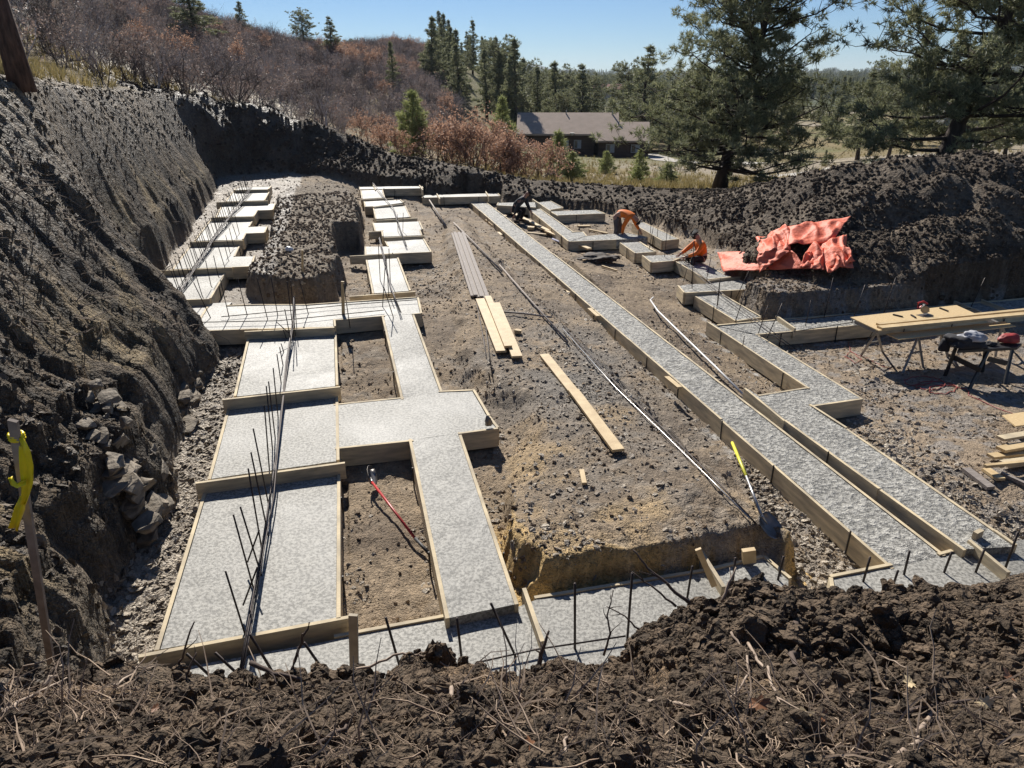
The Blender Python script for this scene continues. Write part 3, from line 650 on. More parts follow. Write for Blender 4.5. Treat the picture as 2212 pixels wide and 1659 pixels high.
lay('D', [(865,684,.3),(845,630,.3),(826,548,.34),(820,520,.4)], 2, .03, .09); lay('D', [(878,539,.34),(864,500,.4),(850,455,.45),(826,425,.55),(806,400,.6)], 2, .03, .09)
bars('G', [(420,1548,387,1448),(475,1480,403,1412),(560,1500,465,1410),(712,1468,657,1388),(865,1446,833,1334),(999,1440,987,1335),(1112,1415,1060,1303),(600,1470,540,1370),(1242,1400,1242,1260),(1355,1385,1366,1238),(1485,1290,1496,1223),(1583,1260,1589,1205),(1681,1250,1693,1202),(1865,1255,1880,1203),(1953,1240,1965,1190),(2040,1235,2056,1192),(2108,1235,2126,1188),(2170,1232,2199,1150),(1930,1262,1940,1232)], -.24, .0125)
lay('G', [(1035,1440,-.25),(1160,1412,-.25),(1350,1384,-.25)], 1, .0, .05)
bars('K', [(1549,662,1555,605),(1551,654,1556,601),(1590,690,1611,628),(1526,606,1536,556),(1495,620,1499,520),(1592,640,1618,585),(1640,715,1659,660),(1605,745,1608,726),(1477,607,1484,580),(1435,560,1443,480),(1401,545,1411,492)], 0)
lay('K', [(1715,760,-.1),(1645,706,-.1),(1560,640,-.03),(1500,590,.03),(1470,560,.06)], 2, .09, .05)
bars('J', [(1840,697,1869,615),(1740,703,1752,648),(1905,690,1935,600),(1780,686,1800,600),(2098,662,2128,600),(1660,724,1690,655),(1880,726,1900,690)], -.13)
lay('J', [(1640,735,-.14),(1850,700,-.14),(2100,672,-.14)], 1, 0, .06); lay('J', [(1690,700,-.14),(1860,682,-.14),(2080,664,-.14)], 1, 0, .06)
bars('E2', [(1405,505,1407,470),(1420,512,1422,478),(1435,500,1437,470),(1447,516,1449,482),(1452,505,1455,478)], .12)

for u1, v1, u2, v2 in ((1051, 475, 1066, 487), (1076, 502, 1083, 508), (1203, 621, 1229, 633), (1273, 667, 1292, 684), (1440, 815, 1468, 838)):   # short cleats nailed outside the long left board
    a = G(u1, v1, -.1); b = G(u2, v2, -.1); m = MB(); m.beam(a, b, .09, .04); m.build('cleat', WOODN, FROOT['H'])
# ------------------------------------------------------------------ scattered clods and stones (nobody could count them)
def rock_mat(name, c, c2, rough=.9, spec=.3):
    m, nt, b = nodes(name); L = nt.links.new
    oi = nt.nodes.new('ShaderNodeObjectInfo'); r = ramp(nt, [(0, c2), (1, c)]); L(oi.outputs['Random'], r.inputs[0])
    tc = nt.nodes.new('ShaderNodeTexCoord'); n = nt.nodes.new('ShaderNodeTexNoise'); n.inputs['Scale'].default_value = 3; n.inputs['Detail'].default_value = 6
    L(tc.outputs['Object'], n.inputs['Vector']); L(r.outputs[0], b.inputs['Base Color'])
    bp = nt.nodes.new('ShaderNodeBump'); bp.inputs['Distance'].default_value = .3; bp.inputs['Strength'].default_value = .6
    L(n.outputs['Fac'], bp.inputs['Height']); L(bp.outputs[0], b.inputs['Normal'])
    b.inputs['Roughness'].default_value = rough; b.inputs['Specular IOR Level'].default_value = spec
    return m
def pts_obj(name, P, rot, scl, build):
    me = bpy.data.meshes.new(name); me.vertices.add(len(P)); me.vertices.foreach_set('co', np.asarray(P, np.float32).ravel())
    for nm, arr in (('rot', rot), ('scl', scl)):
        a = me.attributes.new(nm, 'FLOAT_VECTOR', 'POINT'); a.data.foreach_set('vector', np.asarray(arr, np.float32).ravel())
    o = bpy.data.objects.new(name, me); COL.objects.link(o)
    ng = bpy.data.node_groups.new(name, 'GeometryNodeTree')
    ng.interface.new_socket('Geometry', in_out='INPUT', socket_type='NodeSocketGeometry'); ng.interface.new_socket('Geometry', in_out='OUTPUT', socket_type='NodeSocketGeometry')
    gi = ng.nodes.new('NodeGroupInput'); go = ng.nodes.new('NodeGroupOutput'); L = ng.links.new
    inst = ng.nodes.new('GeometryNodeInstanceOnPoints')
    ra = ng.nodes.new('GeometryNodeInputNamedAttribute'); ra.data_type = 'FLOAT_VECTOR'; ra.inputs['Name'].default_value = 'rot'
    sa = ng.nodes.new('GeometryNodeInputNamedAttribute'); sa.data_type = 'FLOAT_VECTOR'; sa.inputs['Name'].default_value = 'scl'
    e2r = ng.nodes.new('FunctionNodeEulerToRotation'); L(ra.outputs['Attribute'], e2r.inputs[0]); L(e2r.outputs[0], inst.inputs['Rotation'])
    L(sa.outputs['Attribute'], inst.inputs['Scale']); L(gi.outputs[0], inst.inputs['Points'])
    join = ng.nodes.new('GeometryNodeJoinGeometry'); build(ng, join)
    L(join.outputs[0], inst.inputs['Instance']); inst.inputs['Pick Instance'].default_value = True
    L(inst.outputs[0], go.inputs[0])
    md = o.modifiers.new('scatter', 'NODES'); md.node_group = ng
    return o
def rocks_in(mat, sub=2, rough=.45, flat=1, nvar=4, nscale=1.3):
    def build(ng, join):
        L = ng.links.new
        for k in range(nvar):
            ico = ng.nodes.new('GeometryNodeMeshIcoSphere'); ico.inputs['Radius'].default_value = .5; ico.inputs['Subdivisions'].default_value = sub
            pos = ng.nodes.new('GeometryNodeInputPosition'); add = ng.nodes.new('ShaderNodeVectorMath'); add.inputs[1].default_value = (k*7.3, k*3.1, k*1.7)
            L(pos.outputs[0], add.inputs[0])
            nz = ng.nodes.new('ShaderNodeTexNoise'); nz.inputs['Scale'].default_value = nscale*1.8; nz.inputs['Detail'].default_value = 5; nz.inputs['Roughness'].default_value = .62; L(add.outputs[0], nz.inputs['Vector'])
            sub_ = ng.nodes.new('ShaderNodeVectorMath'); sub_.operation = 'SUBTRACT'; L(nz.outputs['Color'], sub_.inputs[0]); sub_.inputs[1].default_value = (.5, .5, .5)
            sc = ng.nodes.new('ShaderNodeVectorMath'); sc.operation = 'MULTIPLY'; L(sub_.outputs[0], sc.inputs[0]); sc.inputs[1].default_value = (rough*3.2,)*3
            sp_ = ng.nodes.new('GeometryNodeSetPosition'); L(ico.outputs[0], sp_.inputs['Geometry']); L(sc.outputs[0], sp_.inputs['Offset'])
            tr = ng.nodes.new('GeometryNodeTransform'); tr.inputs['Scale'].default_value = (1, 1, flat); L(sp_.outputs[0], tr.inputs['Geometry'])
            sm = ng.nodes.new('GeometryNodeSetMaterial'); sm.inputs['Material'].default_value = mat; L(tr.outputs[0], sm.inputs['Geometry'])
            gi = ng.nodes.new('GeometryNodeGeometryToInstance'); L(sm.outputs[0], gi.inputs[0]); L(gi.outputs[0], join.inputs[0])
    return build
rng = np.random.default_rng(7)
def sample(N, az0, az1, r0, r1):
    a = rng.uniform(R_(az0), R_(az1), N); r = np.exp(rng.uniform(math.log(r0), math.log(r1), N)); return r*np.sin(a), r*np.cos(a), r
def scatter(name, N, region, keep, size, mat, label, cat=None, flat=1, rough=.45, sub=2, tilt=.5, sink=.25, smin=.0012, pw=2.2):
    x, y, r = sample(N, *region)
    h, Z = terrain(x, y, False); h = lut(x, y); k = keep(x, y, r, Z, h) > rng.uniform(0, 1, N)
    x, y, r, h = x[k], y[k], r[k], h[k]; n = len(x)
    u = rng.uniform(0, 1, n); s = size[0]+(size[1]-size[0])*u**pw
    s = np.maximum(s, r*smin)
    e = .06; hx = lut(x+e, y); hy = lut(x, y+e)
    tx = np.arctan((hy-h)/e); ty = -np.arctan((hx-h)/e)
    rot = np.c_[tx+rng.normal(0, tilt, n), ty+rng.normal(0, tilt, n), rng.uniform(0, 6.28, n)]
    scl = np.c_[s*rng.uniform(.7, 1.4, n), s*rng.uniform(.7, 1.2, n), s*rng.uniform(.6, 1.1, n)]
    o = pts_obj(name, np.c_[x, y, h+s*flat*(.5-sink)*.6], rot, scl, rocks_in(mat, sub, rough, flat))
    tag(o, label, cat, kind='stuff'); return o
M_DARK = rock_mat('dark_clod', (.155, .110, .072), (.062, .045, .03))
M_BERM = rock_mat('berm_clod', (.15, .11, .075), (.075, .055, .038), .85)
M_TAN = rock_mat('tan_clod', (.34, .255, .175), (.16, .115, .078))
M_SHALE = rock_mat('shale_chip', (.56, .48, .375), (.27, .22, .165), .55, .5)
M_SHALE2 = rock_mat('wet_shale', (.19, .15, .105), (.075, .056, .037), .6, .45)
fp = lambda Z: sst(.0, .08, Z['foot'])
OCC = (1-.0)
scatter('soil_clods', 85000, (-52, 50, 1.3, 4.6), lambda x, y, r, Z, h: Z['fore']*(.12+1.2*sst(.42, .58, fbm(x*1.7, y*1.7, 4, 301))), (.004, .10), M_DARK, 'dark crumbly clods strewn over the foreground dirt heap', 'clods', pw=7, smin=.0026, sub=3, rough=.27)
scatter('broken_clods', 1500, (-52, 50, 1.6, 4.4), lambda x, y, r, Z, h: Z['fore']*(.1+sst(.5, .62, fbm(x*2.3, y*2.3, 3, 311))), (.05, .17), M_DARK, 'larger broken clods sitting in the foreground dirt', 'clods', pw=2.5, sub=3, rough=.5, flat=.8, sink=.35)
scatter('berm_clods', 90000, (-34, 50, 11, 46), lambda x, y, r, Z, h: Z['berm']*(1-Z['nat'])*(.4+sst(.4, .6, fbm(x*.7, y*.7, 3, 302))), (.016, .14), M_BERM, 'dark clods on the far berm and the right spoil heap', 'clods', pw=6, smin=.0035)
scatter('bank_shale', 110000, (-54, -12, 2.2, 38), lambda x, y, r, Z, h: Z['bank']*(1-Z['nat'])*np.clip(.10+.8*sst(.35,.7,Z['w'])+.7*(y<8), 0, 1)*(.2+1.4*sst(.42, .58, fbm((-x*.231+y*.973)*3, (x*.973+y*.231)*.8, 3, 309))), (.01, .12), M_SHALE2, 'broken grey shale lying on the left bank', 'shale', flat=.3, tilt=.33, pw=5, smin=.0027)
scatter('shale_chips', 60000, (-42, -8, 3.5, 15), lambda x, y, r, Z, h: (1-Z['fore'])*(1-Z['bank'])*fp(Z)*sst(-1.6, -1.7, x+.2374*y), (.025, .11), M_SHALE, 'flat grey shale chips in the trench beside the wide footing', 'shale', flat=.22, tilt=.35, pw=1.8, smin=.003)
scatter('pit_stones', 32000, (-36, 48, 4.5, 34), lambda x, y, r, Z, h: (1-Z['fore'])*(1-Z['bank'])*(1-Z['berm'])*fp(Z)*(.2+.9*sst(.5, .66, fbm(x*1.1, y*1.1, 4, 303))), (.008, .075), M_TAN, 'small tan stones and crumbs on the pit floor', 'stones', pw=6, smin=.0024, flat=.65)
scatter('gravel_patch', 26000, (-20, 46, 6, 20), lambda x, y, r, Z, h: (1-Z['berm'])*fp(Z)*np.maximum(np.exp(-((x-1.1)/1.6)**2-((y-11.5)/3.5)**2), sst(.52, .62, fbm(x*.6, y*.6, 3, 305))*.7), (.01, .08), M_SHALE, 'loose grey gravel on the middle of the pit floor', 'gravel', flat=.45, smin=.0024, pw=3)
scatter('shale_rubble', 40000, (20, 52, 6, 17), lambda x, y, r, Z, h: (1-Z['berm'])*(1-Z['ben'])*fp(Z)*(x > 3.2)*(sst(1.3, .3, Z['foot'])*sst(11, 9, y)+.35*sst(.5, .6, fbm(x*.9, y*.9, 3, 306))), (.015, .10), M_SHALE, 'pale shale rubble to the right of the jogged footing', 'shale', flat=.35, smin=.0026, pw=3)
scatter('dirt_crumbs', 30000, (-30, 45, 11, 26), lambda x, y, r, Z, h: np.clip(Z['isl']*1.0+Z['ben']*(1-Z['berm']), 0, 1)*fp(Z), (.02, .10), M_TAN, 'crumbled soil on the island and the right bench', 'soil', smin=.003, pw=5)
# ------------------------------------------------------------------ vegetation
def leafy(name, c, c2, trans=.3, rough=.6):
    m, nt, b = nodes(name); L = nt.links.new
    g = nt.nodes.new('ShaderNodeNewGeometry'); r = ramp(nt, [(0, c2), (1, c)]); L(g.outputs['Random Per Island'], r.inputs[0])
    L(r.outputs[0], b.inputs['Base Color']); b.inputs['Roughness'].default_value = rough; b.inputs['Specular IOR Level'].default_value = .4
    t = nt.nodes.new('ShaderNodeBsdfTranslucent'); L(r.outputs[0], t.inputs[0]); mx = nt.nodes.new('ShaderNodeMixShader'); mx.inputs[0].default_value = trans
    L(b.outputs[0], mx.inputs[1]); L(t.outputs[0], mx.inputs[2]); L(mx.outputs[0], nt.nodes['Material Output'].inputs[0])
    return m
NEED = leafy('pine_needles', (.34, .34, .19), (.11, .13, .07), .42); NEEDL = leafy('young_pine_needles', (.40, .42, .17), (.19, .22, .085), .45)
BARK = simple('pine_bark', (.085, .06, .045), .9, (.03, .022, .018), 6, bump=.03, bscale=14, stretch=(1, 1, .35)); BARKR = simple('red_pine_bark', (.15, .085, .06), .9, (.035, .02, .015), 16, bump=.06, bscale=16, stretch=(1, 1, .25))
TWIG = simple('grey_oak_bark', (.52, .455, .42), .9, (.26, .225, .205), 3); TWIGD = simple('dark_oak_bark', (.16, .125, .105), .9, (.06, .048, .042), 3)
OAKL = leafy('rust_oak_leaves', (.54, .345, .24), (.27, .15, .10), .45); OAKG = leafy('grey_oak_leaves', (.42, .32, .27), (.20, .145, .12), .3)
GRASSM = leafy('dry_grass', (.42, .33, .15), (.2, .17, .07), .3)
def blades(rs, P, D, K, L, W, spread=.8):
    """needle tufts: P (n,3) centres, D (n,3) main directions -> triangles"""
    n = len(P); d = np.repeat(D, K, 0)+rs.normal(0, spread, (n*K, 3)); d /= np.linalg.norm(d, axis=1)[:, None]+1e-9
    p = np.repeat(P, K, 0)+rs.normal(0, L*.12, (n*K, 3)); s = np.cross(d, rs.normal(0, 1, (n*K, 3))); s /= np.linalg.norm(s, axis=1)[:, None]+1e-9
    l = L*rs.uniform(.6, 1.2, (n*K, 1)); V = np.stack([p-s*W/2, p+s*W/2, p+d*l], 1).reshape(-1, 3)
    return V
def conifer(seed, h, cw, base=.15, whorl=.45, tuft=.3, K=12, bw=.05, lean=(0, 0), dens=1, gaps=0, shape='cone', needle=None, bark=None, tr=None, name='pine', up=.15, ball=None):
    """returns (trunk object, crown object) built at the origin"""
    rs = np.random.default_rng(seed); tb = MB(); rt = tr or h*.016+.03
    def axis(t): return np.array([lean[0]*h*t+.015*h*math.sin(t*5+seed), lean[1]*h*t+.01*h*math.cos(t*4+seed), h*t])
    tb.tube([axis(t) for t in np.linspace(0, .98, 9)], [rt*(1.25 if t == 0 else 1)*(1-t)**.8+.012 for t in np.linspace(0, .98, 9)], 8)
    TP = []; TD = []; z = base*h; a = rs.uniform(0, 6)
    while z < h*.97:
        t = z/h
        if shape == 'cone': prof = min(1, (1-t)*1.25+.06)*min(1, (t-base)*6+.5)
        elif shape == 'round': prof = math.sqrt(max(0, 1-((t-.62)/.42)**2))*.9+.12
        else: prof = np.interp(t, [0, base, .25, .45, .58, .64, .72, .85, 1], shape)
        nb = rs.integers(3, 6) if dens >= 1 else rs.integers(2, 4)
        for k in range(nb):
            a += 6.283/nb+rs.normal(0, .35)
            if rs.uniform() < gaps: continue
            L = cw*prof*rs.uniform(.5, 1.2); e = up+rs.normal(0, .12)-.25*(1-t)
            if ball:      # open ponderosa branch: bare inner limb, secondary limbs ending in rounded needle clumps
                e = up+rs.normal(0, .16)-.42*(1-t)*(z < h*.5); d = np.array([math.cos(a), math.sin(a), e]); p0 = axis(t); pts = []
                for q in range(6):
                    f = q/5; pts.append(p0+d*L*f+np.array([0, 0, .30*f*f*L])+rs.normal(0, .035*L, 3)*f)
                tb.tube(pts, [max(.010, rt*.30*(1-t*.5)*(1-f*.85)) for f in np.linspace(0, 1, 6)], 5, cap=False)
                m = max(2, int(L*dens*2.1)); cs = [pts[-1]]
                for q in range(m):
                    f = rs.uniform(.35, 1); i = min(int(f*5), 4); c0 = pts[i]+(pts[i+1]-pts[i])*(f*5-i); o2 = rs.normal(0, 1, 3)*np.array([1, 1, .45])*L*.22+np.array([0, 0, .12*L])
                    mid = c0+o2*.5+np.array([0, 0, -.03*L]); tb.tube([c0, mid, c0+o2], [.018, .013, .007], 3, cap=False); cs.append(c0+o2)
                for c in cs:
                    k2 = max(4, int(ball[1]*rs.uniform(.6, 1.3))); o3 = rs.normal(0, 1, (k2, 3)); o3 /= np.linalg.norm(o3, axis=1)[:, None]; rad = ball[0]*rs.uniform(.6, 1.25)
                    for o4 in o3: TP.append(c+o4*rad*np.array([1, 1, .62])*rs.uniform(.4, 1)); TD.append(o4*.7+np.array([0, 0, .35]))
                continue
            d = np.array([math.cos(a), math.sin(a), e]); p0 = axis(t); npt = 5; pts = []
            for q in range(npt):
                f = q/(npt-1); pts.append(p0+d*L*f+np.array([0, 0, (.22*f*f-.1*f)*L*.8])+rs.normal(0, .03*L, 3)*f)
            tb.tube(pts, [max(.008, rt*.28*(1-t*.5)*(1-f*.85)) for f in np.linspace(0, 1, npt)], 4, cap=False)
            m = max(2, int(L/tuft*1.5*dens))
            for q in range(m):
                f = .25+.8*(q+rs.uniform())/m; f = min(f, 1.02); i = min(int(f*(npt-1)), npt-2); fr = f*(npt-1)-i
                c = pts[i]*(1-fr)+pts[i+1]*fr; sw = .30*L*(1.1-f)+.12*tuft
                for _ in range(2 if f < .8 else 3):
                    off = rs.normal(0, 1, 3)*sw*np.array([1, 1, .35]); TP.append(c+off); TD.append(d*.5+off*.4/(sw+.01)+np.array([0, 0, .45]))
                    if tuft > .2 and rs.uniform() < .35: tb.tube([c, c+off], [.008, .005], 3, cap=False)
        z += whorl*rs.uniform(.6, 1.3)
    TP.append(axis(.99)); TD.append(np.array([0, 0, 1.])); TP = np.array(TP); TD = np.array(TD)
    V = blades(rs, TP, TD, K, tuft, bw); F = np.arange(len(V)).reshape(-1, 3)
    t = tb.build('trunk', bark or BARK, None, smooth=True); c = np_mesh('crown', V, F, needle or NEED)
    return t, c
def mktree(name, loc, tc, label, cat, group=None, rz=0, s=1):
    r = empty(name, loc, label, cat, group, rz); r.scale = (s,)*3 if not hasattr(s, '__len__') else s
    for o in tc: o.parent = r
    return r
def cloned(name, loc, tc, label, cat, group=None, rz=0, s=1):
    cs = []
    for o in tc:
        c = o.copy(); COL.objects.link(c); cs.append(c)
    return mktree(name, loc, cs, label, cat, group, rz, s)
def place(u, y):  # natural ground point seen in column u at forward distance y
    x = (u-1106)/F*(y*cp)*1.0
    for _ in range(4):
        z = G_land(x, y); zc = y*cp-(z-EYE)*sp; x = (u-1106)/F*zc
    return Vector((x, y, G_land(x, y)))
def G_land(x, y):
    r = math.hypot(x, y)
    return H(x, y) if r < 60 else float(far_h(np.array([x]), np.array([y]))[0])-.1
def topz(u, v, y): return Y(u, v, y).z
# the two big ponderosas on the right and the leaning trunk at the left edge
b = place(1560, 33.5); hh = topz(1640, -90, 33.5)-b.z
t = conifer(11, hh, 4.1, base=.10, whorl=.30, tuft=.24, K=12, bw=.034, lean=(.13, 0), dens=1.25, gaps=.14, up=.22, ball=(.36, 11), shape=[.7, 1.0, 1.05, .92, .72, .42, .8, .72, .3], tr=.30)
mktree('ponderosa_pine', b, t, 'big dense pine behind the berm, its trunk base at the edge of the spoil heap', 'pine tree')
b = place(2025, 27.5); hh = topz(2140, -130, 27.5)-b.z
t = conifer(23, hh, 4.5, base=.14, whorl=.34, tuft=.23, K=13, bw=.034, lean=(.19, 0), dens=1.45, gaps=.14, ball=(.40, 14), shape=[.3, .7, .9, 1.0, .95, .9, .85, .8, .4], tr=.33, up=.12)
mktree('ponderosa_pine', b, t, 'tall open pine leaning right on top of the right spoil heap', 'pine tree')
b = Y(52, 200, 13.6)
t = conifer(31, 11, 2.4, base=.50, whorl=.5, tuft=.26, K=12, bw=.03, lean=(-.09, -.02), dens=1, bark=BARKR, tr=.17)
mktree('ponderosa_pine', b, t, 'reddish pine trunk leaning left at the top left corner, above the bank', 'pine tree')
# prototypes for the many
def proto(seed, **k): return conifer(seed, 10, **k)
PR = []
for i, kw in enumerate([dict(cw=2.0, base=.06), dict(cw=1.7, base=.12), dict(cw=2.3, base=.18, gaps=.12), dict(cw=1.5, base=.1, shape='cone'), dict(cw=2.5, base=.22, shape='round', gaps=.1)]):
    PR.append(conifer(50+i, 10, whorl=.36, tuft=.34, K=9, bw=.075, dens=1.15, **kw) if i != 4 else conifer(50+i, 10, whorl=.42, tuft=.28, K=8, bw=.06, dens=1.3, up=.25, ball=(.26, 7), **kw))
PY = [conifer(70+i, 10, cw=w_, base=.02, whorl=.6, tuft=.8, K=12, bw=.10, dens=1.2, needle=NEEDL, up=.5, tr=.16) for i, w_ in enumerate((3.0, 3.6, 2.4))]
used = set()
rt = random.Random(3)
def tree_at(u, vt, y, k, label, group, wmul=1, young=False, cat='pine tree', name='pine_tree'):
    b = place(u, y); h = max(1.2, topz(u, vt, y)-b.z); b.z -= .15; src = (PY if young else PR)[k]
    if young: wmul *= 1.6
    s = h/10; rz = rt.uniform(0, 6.28); key = (young, k)
    if key not in used:
        used.add(key); return mktree(name, b, src, label, cat, group, rz, (s*wmul, s*wmul, s))
    return cloned(name, b, src, label, cat, group, rz, (s*wmul, s*wmul, s))
SKY = 'pines standing on the left hill skyline'
for a in [(424, -45, 90, 2, 'largest pine on the hill skyline, its crown cut by the top of the photo', 1.9), (524, 0, 122, 0, 'pale grey-green pointed pine on the hill skyline, second from the left', 1.5), (660, 24, 132, 4, 'round-topped pine on the hill skyline, left of a close pair', 1.3), (718, 33, 132, 2, 'pine on the hill skyline, right one of a close pair', 1.4)]:
    tree_at(*a[:4], a[4], SKY, a[5])
ROW = 'tall conifers standing behind the rust-coloured oaks and the house'
for a in [(850, 86, 100, 3, 'dark narrow spruce standing alone against the second hill', 1.0), (990, 92, 112, 0, 'broad pointed conifer just right of the second hill', 1.25), (1050, 96, 118, 1, 'slim conifer second in the row right of the hill', 1.05), (1078, 108, 125, 3, 'thin conifer tucked between two taller ones', 1.0), (1113, 78, 112, 3, 'tallest conifer of the row left of the house', 1.1), (1158, 135, 135, 1, 'short conifer standing over the left end of the roof', 1.1), (1197, 130, 125, 0, 'conifer directly above the long roof, left of its middle', 1.2), (1252, 136, 130, 2, 'conifer directly above the long roof, right of its middle', 1.25),
          (1388, 95, 118, 2, 'tall conifer rising behind the right end of the house', 1.3), (1352, 138, 135, 4, 'rounder conifer at the left shoulder of the one behind the house end', 1.1)]:
    tree_at(*a[:4], a[4], ROW, a[5])
for a in [(895, 190, 46.5, 1, 'light green young pine on a thin bare stem among rust oaks', .55), (1086, 205, 66, 0, 'light green bushy pine touching the left end of the house', .5), (1205, 276, 47, 2, 'light green young pine in front of the house wall, tallest of the young ones', .8), (1236, 322, 45, 0, 'small light green pine at the right foot of a taller young pine', .9), (1308, 322, 60, 1, 'tiny light green pine in the meadow before the house', .7), (1380, 318, 55, 0, 'thin-stemmed little pine before the right house windows', .7), (1375, 360, 46, 1, 'low pine sapling at the berm below the right house windows', .8),(1440, 345, 45, 2, 'low bushy pine left of the big dark pine', 1.3)]:
    tree_at(*a[:4], a[4], 'light green young pines around the meadow', a[5], True)
for a in [(1850, 150, 75, 2, 'mid-distance pine between the two big pines, nearer the leaning one', 1.3), (1915, 172, 66, 4, 'rounded pine left of the leaning pine, half behind it', 1.3), (1800, 205, 110, 0, 'distant pine seen through the gap right of the big dark pine', 1.2), (1780, 318, 70, 1, 'small pine by the dry slope right of the big dark pine', 1.4), (2165, 165, 60, 2, 'pine at the right edge behind the leaning one', 1.3), (2075, 185, 85, 0, 'pine hidden behind the leaning trunk', 1.3), (2230, 205, 48, 4, 'pine cut by the right edge of the photo', 1.2), (1985, 150, 95, 2, 'far pine topping the skyline just left of the leaning pine', 1.2), (1690, 200, 90, 2, 'pine behind the big dark pine, to its right', 1.2), (1480, 150, 120, 0, 'pine behind the big dark pine, to its left', 1.2), (1445, 170, 105, 2, 'pine between the house and the big dark pine', 1.3), (2120, 250, 50, 4, 'low pine right of the leaning trunk', 1.4)]:
    tree_at(*a[:4], a[4], 'pines standing on the right-hand slope', a[5])
# a belt of separate mid-distance conifers
for i in range(190):
    u = rt.uniform(930, 2260); y = math.exp(rt.uniform(math.log(112), math.log(300)))
    if 1650 < u < 2150 and y < 230 and rt.random() < .85: continue
    b = place(u, y); h = rt.uniform(6, 12.5); s = h/10; b.z -= .2
    cloned('pine_tree', b, PR[rt.randrange(5)], 'one of the many dark conifers filling the valley behind the house', 'pine tree', 'dark conifers filling the valley', rt.uniform(0, 6.28), (s*rt.uniform(.9, 1.3), s*rt.uniform(.9, 1.3), s))
def obj_inst(obs):
    def build(ng, join):
        for pair in obs:
            for_join = ng.nodes.new('GeometryNodeJoinGeometry')
            for o in pair:
                oi = ng.nodes.new('GeometryNodeObjectInfo'); oi.inputs['Object'].default_value = o; oi.transform_space = 'ORIGINAL'
                ng.links.new(oi.outputs['Geometry'], for_join.inputs[0])
            gi = ng.nodes.new('GeometryNodeGeometryToInstance'); ng.links.new(for_join.outputs[0], gi.inputs[0]); ng.links.new(gi.outputs[0], join.inputs[0])
    return build
rs = np.random.default_rng(5)
N = 9000; a = rs.uniform(R_(-24), R_(48), N); r = np.exp(rs.uniform(math.log(290), math.log(3200), N)); x = r*np.sin(a); y = r*np.cos(a)
z = far_fn(x, y)[0]; k = fbm(x*.006, y*.006, 3, 401) > np.interp(r, [290, 500, 900], [.50, .42, .3]); x, y, z, r = x[k], y[k], z[k], r[k]; n = len(x)
s = rs.uniform(.8, 1.5, n)*np.interp(r, [290, 1000, 3200], [1, 1.4, 2.6])
o = pts_obj('far_forest', np.c_[x, y, z-.3], np.c_[np.zeros(n), np.zeros(n), rs.uniform(0, 6.28, n)], np.c_[s, s, s], obj_inst([PR[0], PR[1], PR[2], PR[4]])); tag(o, 'dark conifer forest covering the far valley and its slopes', 'forest', kind='stuff')
# scrub oaks ---------------------------------------------------------
def oak(seed, h=3.2, leaves=0, lm=None, bark=None, spread=.42, lsz=.085, stems=(4, 8), twigr=.009):
    rs = np.random.default_rng(seed); tb = MB(); LP = []
    def grow(p, d, L, r, lev):
        n = 3; pts = [p]; 
        for i in range(n):
            d = d+rs.normal(0, .20, 3)+np.array([0, 0, .06]); d /= np.linalg.norm(d); p = p+d*L/n; pts.append(p)
        tb.tube(pts, [r*(1-.18*i) for i in range(n+1)], 4 if lev < 2 else 3, cap=False)
        if lev >= 3:
            for q in pts[1:]: LP.append(q)
            return
        for k in range(rs.integers(2, 5) if lev < 2 else rs.integers(2, 4)):
            i = rs.integers(1, n+1); dd = d+rs.normal(0, .55, 3); dd /= np.linalg.norm(dd); grow(pts[i], dd, L*rs.uniform(.5, .75), max(twigr*.7, r*.5), lev+1)
    for s in range(rs.integers(*stems)):
        a = rs.uniform(0, 6.28); d = np.array([math.cos(a)*spread*rs.uniform(.2, 1), math.sin(a)*spread*rs.uniform(.2, 1), 1]); d /= np.linalg.norm(d)
        grow(np.array([math.cos(a)*.25, math.sin(a)*.25, -.1])*rs.uniform(.2, 1), d, h*rs.uniform(.35, .5), h*.011*rs.uniform(.6, 1.2), 0)
    br = tb.build('branches', bark or TWIG); out = [br]
    if leaves:
        LP = np.array(LP); P = LP[rs.integers(0, len(LP), leaves)]+rs.normal(0, .09, (leaves, 3)); d = rs.normal(0, 1, (leaves, 3)); d /= np.linalg.norm(d, axis=1)[:, None]
        s = np.cross(d, rs.normal(0, 1, (leaves, 3))); s /= np.linalg.norm(s, axis=1)[:, None]; L = lsz*rs.uniform(.6, 1.3, (leaves, 1))
        V = np.stack([P-d*L*.6, P+s*L*.35, P+d*L*.6, P-s*L*.35], 1).reshape(-1, 3); out.append(np_mesh('leaves', V, np.arange(len(V)).reshape(-1, 4), lm or OAKL))
    return out
OB = [oak(100+i, 3.4, 0, None, TWIG if i % 2 else TWIGD, .35+.1*(i % 3)) for i in range(5)]
OR = [oak(120+i, 3.2, 1500, OAKL, TWIGD, .6, .10) for i in range(4)]
OG = [oak(140+i, 3.2, 420, OAKG, TWIG, .5, .09) for i in range(3)]
used_o = set()
def shrub(src, key, x, y, s, label, group, name='scrub_oak'):
    b = Vector((x, y, G_land(x, y)-.05)); rz = rt.uniform(0, 6.28)
    if key in used_o: return cloned(name, b, src, label, 'shrub', group, rz, s)
    used_o.add(key); return mktree(name, b, src, label, 'shrub', group, rz, s)
